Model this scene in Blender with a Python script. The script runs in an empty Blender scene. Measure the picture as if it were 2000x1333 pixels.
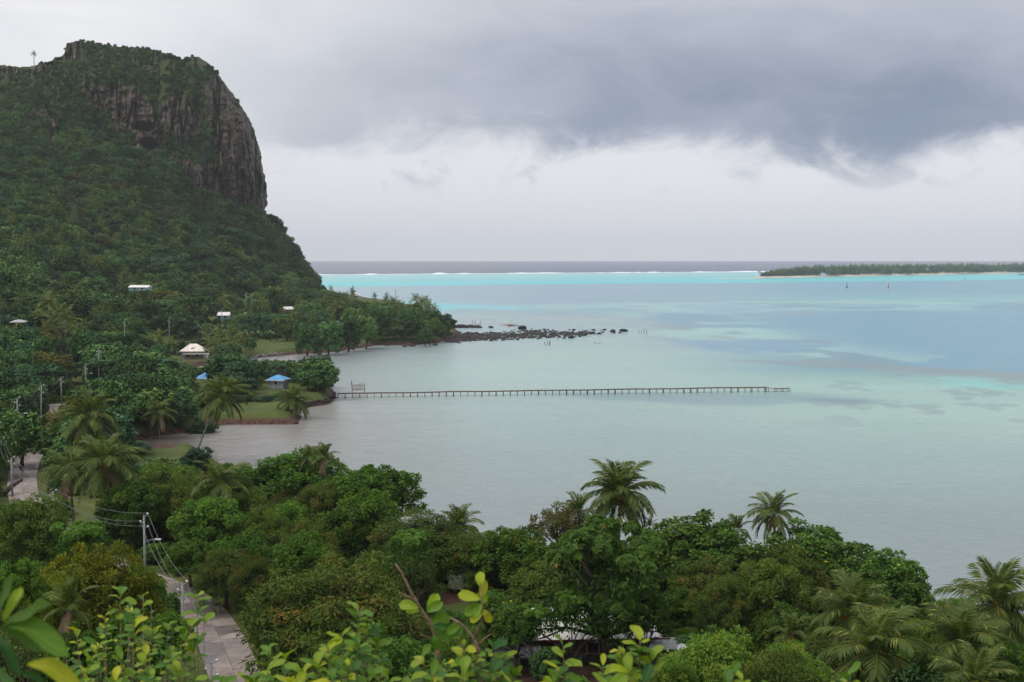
import bpy, math, random
import numpy as np
from mathutils import Vector

# ------------------------------------------------------------------ camera, world, sun, exposure
scene = bpy.context.scene
COL = scene.collection
F = 2300.0                      # focal length in photograph pixels (2000 wide)
CAMZ = 40.0
PITCH = math.atan(163.0 / F)
cam_data = bpy.data.cameras.new("camera")
cam_data.sensor_width = 36.0
cam_data.lens = F / 2000.0 * 36.0
cam_data.clip_start = 0.1
cam_data.clip_end = 60000
cam_data.dof.use_dof = True
cam_data.dof.focus_distance = 140.0
cam_data.dof.aperture_fstop = 6.3
cam = bpy.data.objects.new("camera", cam_data)
cam.location = (0, 0, CAMZ)
cam.rotation_euler = (math.pi / 2 - PITCH, 0, 0)
COL.objects.link(cam)
scene.camera = cam

scene.view_settings.view_transform = 'Standard'
scene.view_settings.look = 'None'
scene.view_settings.exposure = 0.0
scene.view_settings.gamma = 1.0
scene.view_settings.use_curve_mapping = False
scene.render.engine = 'CYCLES'
cy = scene.cycles
cy.max_bounces = 5
cy.diffuse_bounces = 2
cy.glossy_bounces = 2
cy.transmission_bounces = 3
cy.transparent_max_bounces = 4
cy.volume_bounces = 1
cy.caustics_reflective = False
cy.caustics_refractive = False
cy.use_denoising = True
cy.use_adaptive_sampling = True
cy.adaptive_threshold = 0.015

SUN_EL, SUN_AZ = math.radians(58), math.radians(-120)     # high, behind the left shoulder, veiled by cloud


def S(r, g, b):
    f = lambda c: (c / 255 / 12.92) if c / 255 <= 0.04045 else ((c / 255 + 0.055) / 1.055) ** 2.4
    return (f(r), f(g), f(b), 1.0)


class NT:
    """tiny node-tree helper"""
    def __init__(self, tree):
        self.t = tree
        self.n = tree.nodes
        self.l = tree.links

    def add(self, typ, **kw):
        n = self.n.new(typ)
        for k, v in kw.items():
            setattr(n, k, v)
        return n

    def put(self, sock, v):
        if v is None:
            return
        if isinstance(v, bpy.types.NodeSocket):
            self.l.new(v, sock)
        else:
            sock.default_value = v

    def math(self, op, a, b=None, c=None, clamp=False):
        n = self.add('ShaderNodeMath', operation=op, use_clamp=clamp)
        self.put(n.inputs[0], a)
        self.put(n.inputs[1], b)
        if c is not None:
            self.put(n.inputs[2], c)
        return n.outputs[0]

    def smooth(self, v, lo, hi, a=0.0, b=1.0):
        n = self.add('ShaderNodeMapRange', interpolation_type='SMOOTHSTEP')
        self.put(n.inputs[0], v)
        self.put(n.inputs[1], lo)
        self.put(n.inputs[2], hi)
        self.put(n.inputs[3], a)
        self.put(n.inputs[4], b)
        return n.outputs[0]

    def mix(self, f, a, b, blend='MIX'):
        n = self.add('ShaderNodeMix', data_type='RGBA', blend_type=blend)
        self.put(n.inputs[0], f)
        self.put(n.inputs[6], a)
        self.put(n.inputs[7], b)
        return n.outputs[2]

    def noise(self, vec, scale, detail=4.0, rough=0.55, dim='3D', dist=0.0):
        n = self.add('ShaderNodeTexNoise', noise_dimensions=dim)
        self.put(n.inputs['Vector'], vec)
        n.inputs['Scale'].default_value = scale
        n.inputs['Detail'].default_value = detail
        n.inputs['Roughness'].default_value = rough
        n.inputs['Distortion'].default_value = dist
        return n.outputs['Fac']

    def mapping(self, vec, scale=(1, 1, 1), loc=(0, 0, 0)):
        n = self.add('ShaderNodeMapping')
        self.put(n.inputs['Vector'], vec)
        n.inputs['Scale'].default_value = scale
        n.inputs['Location'].default_value = loc
        return n.outputs[0]


world = bpy.data.worlds.new("World")
scene.world = world
world.use_nodes = True
W = NT(world.node_tree)
W.n.clear()
gen = W.add('ShaderNodeTexCoord').outputs['Generated']
sep = W.add('ShaderNodeSeparateXYZ')
W.put(sep.inputs[0], gen)
az = W.math('MULTIPLY', W.math('ARCTAN2', sep.outputs[0], sep.outputs[1]), 57.2958)
el = W.math('MULTIPLY', W.math('ARCSINE', sep.outputs[2]), 57.2958)
comb = W.add('ShaderNodeCombineXYZ')
W.put(comb.inputs[0], az)
W.put(comb.inputs[1], el)
ae = comb.outputs[0]
n_big = W.noise(W.mapping(ae, (0.035, 0.11, 1), (3.1, 1.7, 0)), 1.0, 5, 0.5, '2D', 0.3)
n_mid = W.noise(W.mapping(ae, (0.13, 0.30, 1), (8.3, 4.4, 0)), 1.0, 6, 0.58, '2D', 0.4)
n_fine = W.noise(W.mapping(ae, (0.30, 0.42, 1), (1.9, 7.7, 0)), 1.0, 6, 0.62, '2D', 0.5)
bc = lambda v, k: W.math('MULTIPLY', W.math('SUBTRACT', v, 0.5), k)
# lower edge of the rain cloud, in degrees of elevation, waving with azimuth
low = W.math('ADD', W.math('MULTIPLY', W.math('SINE', W.math('MULTIPLY_ADD', az, 0.21, 1.55)), 0.55), 5.35)
elw = W.math('ADD', el, W.math('ADD', bc(n_mid, 3.4), bc(n_fine, 3.0)))
edge = W.smooth(W.math('SUBTRACT', elw, low), -1.15, 1.2)
fade = W.smooth(W.math('ADD', el, bc(n_big, 7.0)), 6.5, 14.0, 1.0, 0.0)
amt = W.smooth(W.math('ADD', az, bc(n_big, 16.0)), -26.0, 12.0, 0.10, 1.0)
band = W.math('MULTIPLY', W.math('MULTIPLY', edge, fade), amt)
scrap_zone = W.math('MULTIPLY', W.smooth(el, 2.6, 3.9), W.smooth(el, 5.0, 6.4, 1.0, 0.0))
scraps = W.math('MULTIPLY', W.smooth(W.math('ADD', bc(n_fine, 1.2), bc(n_mid, 1.0)), 0.02, 0.34), scrap_zone)
dark = W.math('MAXIMUM', band, W.math('MULTIPLY', scraps, 0.42))
under = W.mix(W.smooth(el, -0.5, 5.0), S(214, 213, 219), S(232, 231, 236))
side = W.smooth(W.math('ADD', az, bc(n_big, 14.0)), -22.0, 6.0)
veil = W.mix(side, S(248, 248, 250), S(204, 208, 218))
veil = W.mix(W.smooth(n_mid, 0.35, 0.7), veil, W.mix(1.0, veil, (0.93, 0.94, 0.955, 1), 'MULTIPLY'))
clear = W.mix(edge, under, veil)
cloud = W.mix(W.smooth(n_mid, 0.3, 0.72), S(158, 165, 184), S(134, 145, 167))
skyc = W.mix(dark, clear, cloud)
# overcast brightens towards the zenith
zen = W.math('ADD', 1.0, W.smooth(el, 14.0, 75.0, 0.0, 0.7))
skyb = W.mix(1.0, skyc, zen, 'MULTIPLY')
nish = W.add('ShaderNodeTexSky', sky_type='NISHITA', sun_disc=False)
nish.sun_elevation = SUN_EL
nish.sun_rotation = SUN_AZ
bg1 = W.add('ShaderNodeBackground')
W.put(bg1.inputs[0], skyb)
bg1.inputs[1].default_value = 1.0
bg2 = W.add('ShaderNodeBackground')
W.put(bg2.inputs[0], nish.outputs[0])
bg2.inputs[1].default_value = 0.08
mixs = W.add('ShaderNodeMixShader')
mixs.inputs[0].default_value = 0.04          # blue sky barely seen through the overcast
W.l.new(bg1.outputs[0], mixs.inputs[1])
W.l.new(bg2.outputs[0], mixs.inputs[2])
out = W.add('ShaderNodeOutputWorld')
W.l.new(mixs.outputs[0], out.inputs[0])

sun_data = bpy.data.lights.new("sun", 'SUN')
sun_data.energy = 1.35
sun_data.angle = math.radians(25)
sun_data.color = (1.0, 0.96, 0.9)
sun = bpy.data.objects.new("sun", sun_data)
sd_ = Vector((math.sin(SUN_AZ) * math.cos(SUN_EL), math.cos(SUN_AZ) * math.cos(SUN_EL), math.sin(SUN_EL)))
sun.rotation_euler = sd_.to_track_quat('Z', 'Y').to_euler()
sun.location = (0, 0, 400)
COL.objects.link(sun)

# ------------------------------------------------------------------ projection helpers
CP, SP = math.cos(PITCH), math.sin(PITCH)


def ray(px, py):
    cx, cyy = (px - 1000) / F, (666.5 - py) / F
    return np.array([cx, CP + cyy * SP, -SP + cyy * CP])


def P(px, py, d):
    r = ray(px, py)
    t = d / r[1]
    return np.array([r[0] * t, d, CAMZ + r[2] * t])


def G(px, py, z=0.0):
    r = ray(px, py)
    t = (z - CAMZ) / r[2]
    return np.array([r[0] * t, r[1] * t, z])


def PX(px, d, z):
    """world X of pixel column px at depth d for a point of height z"""
    w = d * CP - (z - CAMZ) * SP
    return (px - 1000) / F * w


def proj(X, Y, Z):
    w = Y * CP - (Z - CAMZ) * SP
    v = Y * SP + (Z - CAMZ) * CP
    return 1000 + F * X / w, 666.5 - F * v / w


# ------------------------------------------------------------------ numpy noise
def _h(ix, iy, iz, seed):
    n = (ix * 374761393 + iy * 668265263 + iz * 1274126177 + seed * 974634777) & 0xffffffff
    n = ((n ^ (n >> 13)) * 1274126177) & 0xffffffff
    n = (n ^ (n >> 16)) & 0xffff
    return n / 65535.0


def vnoise(x, y, z=0.0, seed=0):
    x, y, z = np.broadcast_arrays(np.asarray(x, float), np.asarray(y, float), np.asarray(z, float))
    x0, y0, z0 = np.floor(x).astype(np.int64), np.floor(y).astype(np.int64), np.floor(z).astype(np.int64)
    fx, fy, fz = x - x0, y - y0, z - z0
    fx, fy, fz = fx * fx * (3 - 2 * fx), fy * fy * (3 - 2 * fy), fz * fz * (3 - 2 * fz)
    r = 0
    for dz in (0, 1):
        for dy in (0, 1):
            for dx in (0, 1):
                w = (fx if dx else 1 - fx) * (fy if dy else 1 - fy) * (fz if dz else 1 - fz)
                r = r + w * _h(x0 + dx, y0 + dy, z0 + dz, seed)
    return r


def fbm(x, y, z=0.0, seed=0, octv=4, gain=0.5):
    a, s, r = 1.0, 0.0, 0.0
    x, y, z = np.asarray(x, float), np.asarray(y, float), np.asarray(z, float)
    for i in range(octv):
        r = r + a * vnoise(x, y, z, seed + i * 17)
        s += a
        a *= gain
        x, y, z = x * 2.03, y * 2.03, z * 2.03
    return r / s


def sstep(v, a, b):
    t = np.clip((v - a) / (b - a), 0, 1)
    return t * t * (3 - 2 * t)


def poly_sd(X, Y, poly):
    """signed distance to a polygon, positive inside"""
    X, Y = np.asarray(X, float), np.asarray(Y, float)
    best = np.full(X.shape, 1e18)
    inside = np.zeros(X.shape, bool)
    n = len(poly)
    for i in range(n):
        x0, y0 = poly[i]
        x1, y1 = poly[(i + 1) % n]
        ex, ey = x1 - x0, y1 - y0
        t = np.clip(((X - x0) * ex + (Y - y0) * ey) / (ex * ex + ey * ey + 1e-12), 0, 1)
        best = np.minimum(best, (X - x0 - t * ex) ** 2 + (Y - y0 - t * ey) ** 2)
        if y1 != y0:
            c = ((y0 > Y) != (y1 > Y)) & (X < ex * (Y - y0) / (y1 - y0) + x0)
            inside ^= c
    s = np.sqrt(best)
    return np.where(inside, s, -s)


# ------------------------------------------------------------------ mesh helpers
def link(o, parent=None):
    COL.objects.link(o)
    if parent is not None:
        o.parent = parent
    return o


def mesh_np(name, verts, tris=None, quads=None, attrs=None, smooth=False, uv=None):
    me = bpy.data.meshes.new(name)
    verts = np.asarray(verts, np.float32).reshape(-1, 3)
    nt = 0 if tris is None else len(tris)
    nq = 0 if quads is None else len(quads)
    me.vertices.add(len(verts))
    me.vertices.foreach_set('co', verts.ravel())
    loops = []
    if nt:
        loops.append(np.asarray(tris, np.int32).ravel())
    if nq:
        loops.append(np.asarray(quads, np.int32).ravel())
    loops = np.concatenate(loops)
    me.loops.add(len(loops))
    me.loops.foreach_set('vertex_index', loops)
    me.polygons.add(nt + nq)
    starts = np.concatenate([np.arange(nt) * 3, nt * 3 + np.arange(nq) * 4]).astype(np.int32)
    me.polygons.foreach_set('loop_start', starts)
    if smooth:
        me.polygons.foreach_set('use_smooth', np.ones(nt + nq, bool))
    if attrs:
        for k, (dom, typ, arr) in attrs.items():
            a = me.attributes.new(k, typ, dom)
            a.data.foreach_set('color' if typ == 'FLOAT_COLOR' else 'value', np.asarray(arr, np.float32).ravel())
    if uv is not None:
        u = me.uv_layers.new(name='UVMap')
        u.data.foreach_set('uv', np.asarray(uv, np.float32)[loops].ravel())
    me.update(calc_edges=True)
    me.validate()
    return me


def obj(name, me, mat=None, parent=None, loc=None):
    o = bpy.data.objects.new(name, me)
    if mat is not None and me is not None:
        if len(me.materials) == 0:
            me.materials.append(mat)
    if loc is not None:
        o.location = [float(v) for v in loc]
    return link(o, parent)


def tag(o, label=None, cat=None, group=None, kind=None):
    if label:
        o['label'] = label
    if cat:
        o['category'] = cat
    if group:
        o['group'] = group
    if kind:
        o['kind'] = kind
    return o


def empty(name, loc=(0, 0, 0), rz=0.0, scale=None):
    o = bpy.data.objects.new(name, None)
    o.empty_display_size = 0.3
    o.location = [float(v) for v in loc]
    o.rotation_euler = (0, 0, rz)
    if scale is not None:
        o.scale = scale
    return link(o)


def copy_tree(o, parent=None):
    c = o.copy()
    link(c, parent)
    for ch in list(o.children):
        copy_tree(ch, c)
    return c


class MB:
    """collects simple solids into one mesh"""
    def __init__(self):
        self.v, self.f = [], []

    def add(self, verts, faces):
        b = len(self.v)
        self.v += [tuple(map(float, p)) for p in verts]
        self.f += [tuple(i + b for i in f) for f in faces]
        return self

    def box(self, x0, x1, y0, y1, z0, z1):
        return self.add([(x0, y0, z0), (x1, y0, z0), (x1, y1, z0), (x0, y1, z0), (x0, y0, z1), (x1, y0, z1), (x1, y1, z1), (x0, y1, z1)],
                        [(3, 2, 1, 0), (4, 5, 6, 7), (0, 1, 5, 4), (1, 2, 6, 5), (2, 3, 7, 6), (3, 0, 4, 7)])

    def tube(self, pts, rad, sides=6, cap=True):
        pts = [np.asarray(p, float) for p in pts]
        rings = []
        ref = np.array([0.31, 0.17, 0.93])
        for i, p in enumerate(pts):
            t = pts[min(i + 1, len(pts) - 1)] - pts[max(i - 1, 0)]
            t = t / (np.linalg.norm(t) + 1e-9)
            r = ref if abs(np.dot(t, ref)) < 0.95 else np.array([1.0, 0, 0])
            a = np.cross(t, r)
            a /= np.linalg.norm(a)
            b = np.cross(t, a)
            rr = rad[i] if hasattr(rad, '__len__') else rad
            rings.append([p + rr * (math.cos(k * 2 * math.pi / sides) * a + math.sin(k * 2 * math.pi / sides) * b) for k in range(sides)])
        verts = [q for r_ in rings for q in r_]
        faces = []
        for i in range(len(pts) - 1):
            for k in range(sides):
                k2 = (k + 1) % sides
                faces.append((i * sides + k, (i + 1) * sides + k, (i + 1) * sides + k2, i * sides + k2))
        if cap:
            faces.append(tuple(range(sides)))
            faces.append(tuple((len(pts) - 1) * sides + k for k in reversed(range(sides))))
        return self.add(verts, faces)

    def ball(self, c, r, seg=8, rings=5, sz=1.0):
        vs, fs = [], []
        for i in range(rings + 1):
            th = math.pi * i / rings
            for k in range(seg):
                ph = 2 * math.pi * k / seg
                vs.append((c[0] + r * math.sin(th) * math.cos(ph), c[1] + r * math.sin(th) * math.sin(ph), c[2] + sz * r * math.cos(th)))
        for i in range(rings):
            for k in range(seg):
                k2 = (k + 1) % seg
                fs.append((i * seg + k, (i + 1) * seg + k, (i + 1) * seg + k2, i * seg + k2))
        return self.add(vs, fs)

    def mesh(self, name, smooth=False):
        me = bpy.data.meshes.new(name)
        me.from_pydata(self.v, [], self.f)
        if smooth:
            me.polygons.foreach_set('use_smooth', [True] * len(me.polygons))
        me.update()
        me.validate()
        return me

    def build(self, name, mat, parent=None, smooth=False, loc=None):
        return obj(name, self.mesh(name, smooth), mat, parent, loc)


# ------------------------------------------------------------------ materials
def new_mat(name):
    m = bpy.data.materials.new(name)
    m.use_nodes = True
    t = NT(m.node_tree)
    t.n.clear()
    o = t.add('ShaderNodeOutputMaterial')
    return m, t, o


def principled(t, o, col, rough=0.7, spec=0.3, bump=None, bstr=0.3, bdist=0.1, metal=0.0):
    b = t.add('ShaderNodeBsdfPrincipled')
    t.put(b.inputs['Base Color'], col)
    t.put(b.inputs['Roughness'], rough)
    t.put(b.inputs['Specular IOR Level'], spec)
    b.inputs['Metallic'].default_value = metal
    if bump is not None:
        bn = t.add('ShaderNodeBump')
        bn.inputs['Strength'].default_value = bstr
        bn.inputs['Distance'].default_value = bdist
        t.put(bn.inputs['Height'], bump)
        t.l.new(bn.outputs[0], b.inputs['Normal'])
    t.l.new(b.outputs[0], o.inputs[0])
    return b


def mat_simple(name, c1, c2=None, scale=1.0, rough=0.7, spec=0.3, bstr=0.2, stretch=(1, 1, 1), rnd=0.0):
    m, t, o = new_mat(name)
    c2 = c2 or tuple(v * 0.75 for v in c1[:3]) + (1,)
    co = t.add('ShaderNodeTexCoord').outputs['Object']
    n = t.noise(t.mapping(co, stretch), scale, 5, 0.6)
    col = t.mix(t.smooth(n, 0.3, 0.7), c1, c2)
    if rnd:
        r = t.add('ShaderNodeObjectInfo').outputs['Random']
        k = t.math('MULTIPLY_ADD', r, rnd * 2, 1 - rnd)
        col = t.mix(1.0, col, k, 'MULTIPLY')
    principled(t, o, col, rough, spec, n, bstr, 0.05)
    return m


def mat_leaf(name, dark, light, young, rough=0.6, spec=0.13, rnd=0.3, hue=None, transl=0.25):
    """tint: per leaf 0..1 from dark to light; young: share of new growth / midrib colour"""
    m, t, o = new_mat(name)
    ti = t.add('ShaderNodeAttribute', attribute_name='tint').outputs['Fac']
    yo = t.add('ShaderNodeAttribute', attribute_name='young').outputs['Fac']
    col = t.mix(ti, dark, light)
    rn = t.add('ShaderNodeObjectInfo').outputs['Random']
    if hue is not None:
        col = t.mix(t.math('MULTIPLY', t.smooth(rn, 0.35, 1.0), 0.75), col, t.mix(1.0, col, hue, 'MULTIPLY'))
    rr = t.math('FRACT', t.math('MULTIPLY', rn, 7.31))
    col = t.mix(1.0, col, t.math('MULTIPLY_ADD', rr, 2 * rnd, 1 - rnd), 'MULTIPLY')
    col = t.mix(yo, col, young)
    b = t.add('ShaderNodeBsdfPrincipled')
    t.put(b.inputs['Base Color'], col)
    b.inputs['Roughness'].default_value = rough
    b.inputs['Specular IOR Level'].default_value = spec
    if transl > 0:
        tr = t.add('ShaderNodeBsdfTranslucent')
        t.put(tr.inputs['Color'], t.mix(1.0, col, (1.25, 1.35, 0.7, 1), 'MULTIPLY'))
        mx = t.add('ShaderNodeMixShader')
        mx.inputs[0].default_value = transl
        t.l.new(b.outputs[0], mx.inputs[1])
        t.l.new(tr.outputs[0], mx.inputs[2])
        t.l.new(mx.outputs[0], o.inputs[0])
    else:
        t.l.new(b.outputs[0], o.inputs[0])
    return m


C = lambda r, g, b: (r, g, b, 1.0)
M = {}
M['mango'] = mat_leaf('mango_leaf', C(0.022, 0.046, 0.008), C(0.120, 0.185, 0.026), C(0.26, 0.145, 0.03), hue=C(1.12, 1.0, 0.85))
M['bread'] = mat_leaf('breadfruit_leaf', C(0.020, 0.060, 0.007), C(0.135, 0.250, 0.028), C(0.24, 0.27, 0.03), hue=C(0.9, 1.0, 0.9))
M['hib'] = mat_leaf('hibiscus_leaf', C(0.019, 0.052, 0.009), C(0.120, 0.215, 0.032), C(0.80, 0.58, 0.05), hue=C(0.85, 0.95, 0.95))
M['almond'] = mat_leaf('almond_leaf', C(0.020, 0.062, 0.009), C(0.130, 0.240, 0.028), C(0.34, 0.15, 0.02), spec=0.16)
M['shrub'] = mat_leaf('shrub_leaf', C(0.055, 0.115, 0.012), C(0.21, 0.33, 0.045), C(0.34, 0.34, 0.04), hue=C(0.85, 0.95, 0.8))
M['gold'] = mat_leaf('golden_leaf', C(0.050, 0.072, 0.007), C(0.25, 0.265, 0.02), C(0.38, 0.34, 0.03), hue=C(0.8, 1.0, 0.9))
M['brown'] = mat_leaf('bronze_leaf', C(0.038, 0.046, 0.011), C(0.155, 0.145, 0.032), C(0.20, 0.11, 0.03))
M['far'] = mat_leaf('far_leaf', C(0.020, 0.056, 0.017), C(0.100, 0.200, 0.058), C(0.17, 0.19, 0.05), rnd=0.5, hue=C(1.06, 1.0, 0.95), transl=0.0, spec=0.06)
M['farlight'] = mat_leaf('far_leaf_light', C(0.028, 0.072, 0.020), C(0.145, 0.255, 0.066), C(0.24, 0.25, 0.06), rnd=0.4, hue=C(1.2, 1.04, 0.85), transl=0.0, spec=0.06)
M['farblue'] = mat_leaf('far_leaf_bluish', C(0.016, 0.052, 0.024), C(0.080, 0.165, 0.068), C(0.12, 0.16, 0.05), rnd=0.35, transl=0.0, spec=0.06)
M['dry'] = mat_leaf('dry_leaf', C(0.085, 0.075, 0.06), C(0.19, 0.165, 0.13), C(0.2, 0.16, 0.1), transl=0)
M['frond'] = mat_leaf('palm_frond', C(0.026, 0.056, 0.012), C(0.140, 0.190, 0.042), C(0.42, 0.36, 0.06), rough=0.5, spec=0.14, rnd=0.2)
M['dead'] = mat_leaf('dead_frond', C(0.10, 0.07, 0.04), C(0.24, 0.17, 0.10), C(0.26, 0.19, 0.11), transl=0.1)
M['fruit'] = mat_simple('coconut_husk', S(196, 106, 36), S(150, 66, 24), 6.0, 0.5)
M['bark'] = mat_simple('bark', S(96, 84, 74), S(62, 54, 48), 5.0, 0.9, 0.1, 0.5, (1, 1, 0.3))
M['palmbark'] = mat_simple('palm_bark', S(122, 113, 104), S(84, 77, 70), 4.0, 0.9, 0.1, 0.5, (0.6, 0.6, 3))
M['concrete'] = mat_simple('concrete', S(158, 157, 155), S(128, 126, 124), 3.0, 0.85, 0.2, 0.2)
M['steel'] = mat_simple('galvanised_steel', S(170, 172, 175), S(140, 142, 146), 4.0, 0.45, 0.5, 0.05)
M['insul'] = mat_simple('porcelain', S(232, 230, 226), S(205, 204, 202), 4.0, 0.3, 0.5, 0.0)
M['wire'] = mat_simple('cable', S(120, 122, 128), S(95, 97, 102), 2.0, 0.6, 0.3, 0.0)
M['white'] = mat_simple('white_paint', S(232, 230, 226), S(205, 200, 194), 1.2, 0.6, 0.3, 0.1)
M['cream'] = mat_simple('cream_roof', S(238, 226, 212), S(214, 200, 186), 0.8, 0.5, 0.3, 0.1)
M['grey'] = mat_simple('grey_render', S(160, 160, 162), S(132, 132, 135), 0.9, 0.85, 0.2, 0.2)
M['blue'] = mat_simple('blue_roof', S(92, 160, 204), S(74, 136, 182), 0.7, 0.5, 0.3, 0.1)
M['teal'] = mat_simple('teal_wall', S(150, 186, 184), S(126, 160, 160), 1.0, 0.7, 0.3, 0.1)
M['red'] = mat_simple('red_paint', S(196, 60, 48), S(150, 44, 38), 1.0, 0.6, 0.3, 0.1)
M['dark'] = mat_simple('dark_opening', S(40, 38, 38), S(24, 23, 24), 2.0, 0.6, 0.3, 0.0)
M['glass'] = mat_simple('window_glass', S(46, 54, 62), S(30, 36, 42), 2.0, 0.12, 0.5, 0.0)
M['wood'] = mat_simple('weathered_wood', S(118, 98, 82), S(80, 66, 56), 3.0, 0.85, 0.2, 0.4, (1, 6, 6))
M['rust'] = mat_simple('stained_wall', S(104, 90, 78), S(66, 58, 52), 1.0, 0.9, 0.1, 0.3, (1, 1, 0.4))
M['zinc'] = mat_simple('zinc_sheet', S(176, 176, 178), S(132, 128, 126), 0.9, 0.45, 0.4, 0.1, (0.4, 2, 1), 0.12)
M['lava'] = mat_simple('black_lava', S(58, 50, 50), S(34, 30, 31), 1.4, 0.85, 0.25, 0.8, rnd=0.3)
M['stone'] = mat_simple('grey_stone', S(128, 122, 116), S(84, 79, 76), 1.4, 0.9, 0.2, 0.8, rnd=0.35)
M['green'] = mat_simple('green_paint', S(52, 110, 88), S(40, 88, 70), 1.0, 0.6, 0.3, 0.1)
M['tinroof'] = mat_simple('white_tin_roof', S(226, 223, 218), S(176, 164, 152), 0.5, 0.55, 0.3, 0.05, (1.6, 0.35, 1), 0.08)
M['maroon'] = mat_simple('maroon_paint', S(112, 50, 42), S(84, 40, 36), 1.0, 0.6, 0.3, 0.1)
M['foam'] = mat_simple('sea_foam', S(245, 246, 248), S(226, 232, 236), 0.05, 0.9, 0.1, 0.1)


def mat_slab():
    m, t, o = new_mat('road_concrete')
    co = t.add('ShaderNodeTexCoord').outputs['Object']
    r = t.add('ShaderNodeObjectInfo').outputs['Random']
    n = t.noise(co, 0.55, 6, 0.65)
    n2 = t.noise(co, 3.5, 5, 0.6)
    col = t.mix(t.smooth(n, 0.3, 0.7), S(158, 142, 132), S(122, 110, 104))
    col = t.mix(t.math('MULTIPLY', t.smooth(n2, 0.45, 0.75), 0.45), col, S(182, 172, 165))
    col = t.mix(1.0, col, t.math('MULTIPLY_ADD', r, 0.4, 0.72), 'MULTIPLY')
    wet = t.smooth(t.math('ADD', t.noise(co, 0.16, 3, 0.5), t.math('MULTIPLY', r, 0.22)), 0.60, 0.68)
    col = t.mix(t.math('MULTIPLY', wet, 0.55), col, S(74, 70, 74))
    principled(t, o, col, t.math('MULTIPLY_ADD', wet, -0.5, 0.82), 0.4, n2, 0.15, 0.02)
    return m


M['slab'] = mat_slab()


def mat_ground():
    m, t, o = new_mat('ground_cover')
    g = t.add('ShaderNodeNewGeometry').outputs['Position']
    z = t.add('ShaderNodeSeparateXYZ')
    t.put(z.inputs[0], g)
    bare = t.add('ShaderNodeAttribute', attribute_name='bare').outputs['Fac']
    n = t.noise(g, 0.12, 6, 0.6)
    n2 = t.noise(g, 1.1, 5, 0.62)
    grass = t.mix(t.smooth(n, 0.35, 0.7), C(0.060, 0.085, 0.020), C(0.115, 0.125, 0.032))
    grass = t.mix(t.math('MULTIPLY', t.smooth(n2, 0.35, 0.75), 0.6), grass, C(0.045, 0.062, 0.017))
    soil = t.mix(t.smooth(n2, 0.3, 0.7), S(104, 74, 62), S(62, 46, 42))
    col = t.mix(t.smooth(t.math('ADD', bare, t.math('MULTIPLY_ADD', n2, 0.5, -0.25)), 0.35, 0.6), grass, soil)
    shore = t.smooth(t.math('ADD', z.outputs[2], t.math('MULTIPLY_ADD', n2, 1.4, -0.7)), 0.7, 1.7, 1.0, 0.0)
    col = t.mix(shore, col, t.mix(t.smooth(n2, 0.4, 0.65), S(92, 62, 52), S(48, 40, 39)))
    principled(t, o, col, 0.9, 0.15, n2, 0.6, 0.3)
    return m


M['ground'] = mat_ground()


def mat_rock():
    m, t, o = new_mat('cliff_rock')
    g = t.add('ShaderNodeNewGeometry').outputs['Position']
    veg = t.add('ShaderNodeAttribute', attribute_name='veg').outputs['Fac']
    st = t.mapping(g, (1, 1, 0.13))
    n1 = t.noise(st, 0.11, 6, 0.62)
    n2 = t.noise(st, 0.42, 6, 0.65)
    n3 = t.noise(g, 0.30, 6, 0.6)
    nb = t.noise(g, 0.02, 3, 0.5)
    col = t.mix(t.smooth(n1, 0.32, 0.68), S(136, 114, 106), S(56, 47, 45))
    col = t.mix(t.math('MULTIPLY', t.smooth(n2, 0.57, 0.74), t.smooth(nb, 0.35, 0.65, 0.3, 0.95)), col, S(208, 184, 172))
    col = t.mix(t.math('MULTIPLY', t.smooth(n2, 0.50, 0.30), 0.75), col, S(36, 33, 33))
    moss = t.mix(n2, C(0.028, 0.044, 0.014), C(0.070, 0.085, 0.026))
    nz = t.add('ShaderNodeSeparateXYZ')
    t.put(nz.inputs[0], t.add('ShaderNodeNewGeometry').outputs['True Normal'])
    veg = t.math('ADD', veg, t.smooth(nz.outputs[2], 0.35, 0.75, 0.0, 0.55))
    f = t.smooth(t.math('ADD', veg, t.math('MULTIPLY_ADD', n3, 1.1, -0.55)), 0.40, 0.62)
    col = t.mix(f, col, moss)
    h = t.math('ADD', n2, t.math('MULTIPLY', n3, 0.6))
    principled(t, o, col, 0.9, 0.15, h, 1.0, 2.2)
    return m


M['rock'] = mat_rock()


def mat_sea():
    m, t, o = new_mat('lagoon_water')
    g = t.add('ShaderNodeNewGeometry').outputs['Position']
    col = t.add('ShaderNodeAttribute', attribute_name='bed').outputs['Color']
    sep = t.add('ShaderNodeSeparateXYZ')
    t.put(sep.inputs[0], g)
    n0 = t.noise(t.mapping(g, (0.012, 0.022, 1)), 1.0, 5, 0.6, '2D')
    col = t.mix(t.smooth(n0, 0.3, 0.7), col, t.mix(1.0, col, (0.93, 0.95, 0.96, 1), 'MULTIPLY'))
    w1 = t.noise(t.mapping(g, (0.55, 0.75, 1)), 1.0, 3, 0.6, '2D', 0.3)
    w2 = t.noise(t.mapping(g, (0.10, 0.16, 1), (5, 3, 0)), 1.0, 4, 0.6, '2D', 0.3)
    h = t.math('ADD', t.math('MULTIPLY', w1, 0.26), t.math('MULTIPLY', w2, 0.6))
    w3 = t.noise(t.mapping(g, (0.35, 0.95, 1), (2, 9, 0)), 1.0, 4, 0.7, '2D', 0.4)
    col = t.mix(t.smooth(w3, 0.35, 0.68, 0.0, 0.30), col, t.mix(1.0, col, (0.62, 0.66, 0.70, 1), 'MULTIPLY'))  # darker mottling: seabed patches, and ripple shading put into the water colour
    b = principled(t, o, col, 0.26, 0.5, h, 0.6, 1.0)
    b.inputs['IOR'].default_value = 1.33
    return m


M['sea'] = mat_sea()


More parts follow.
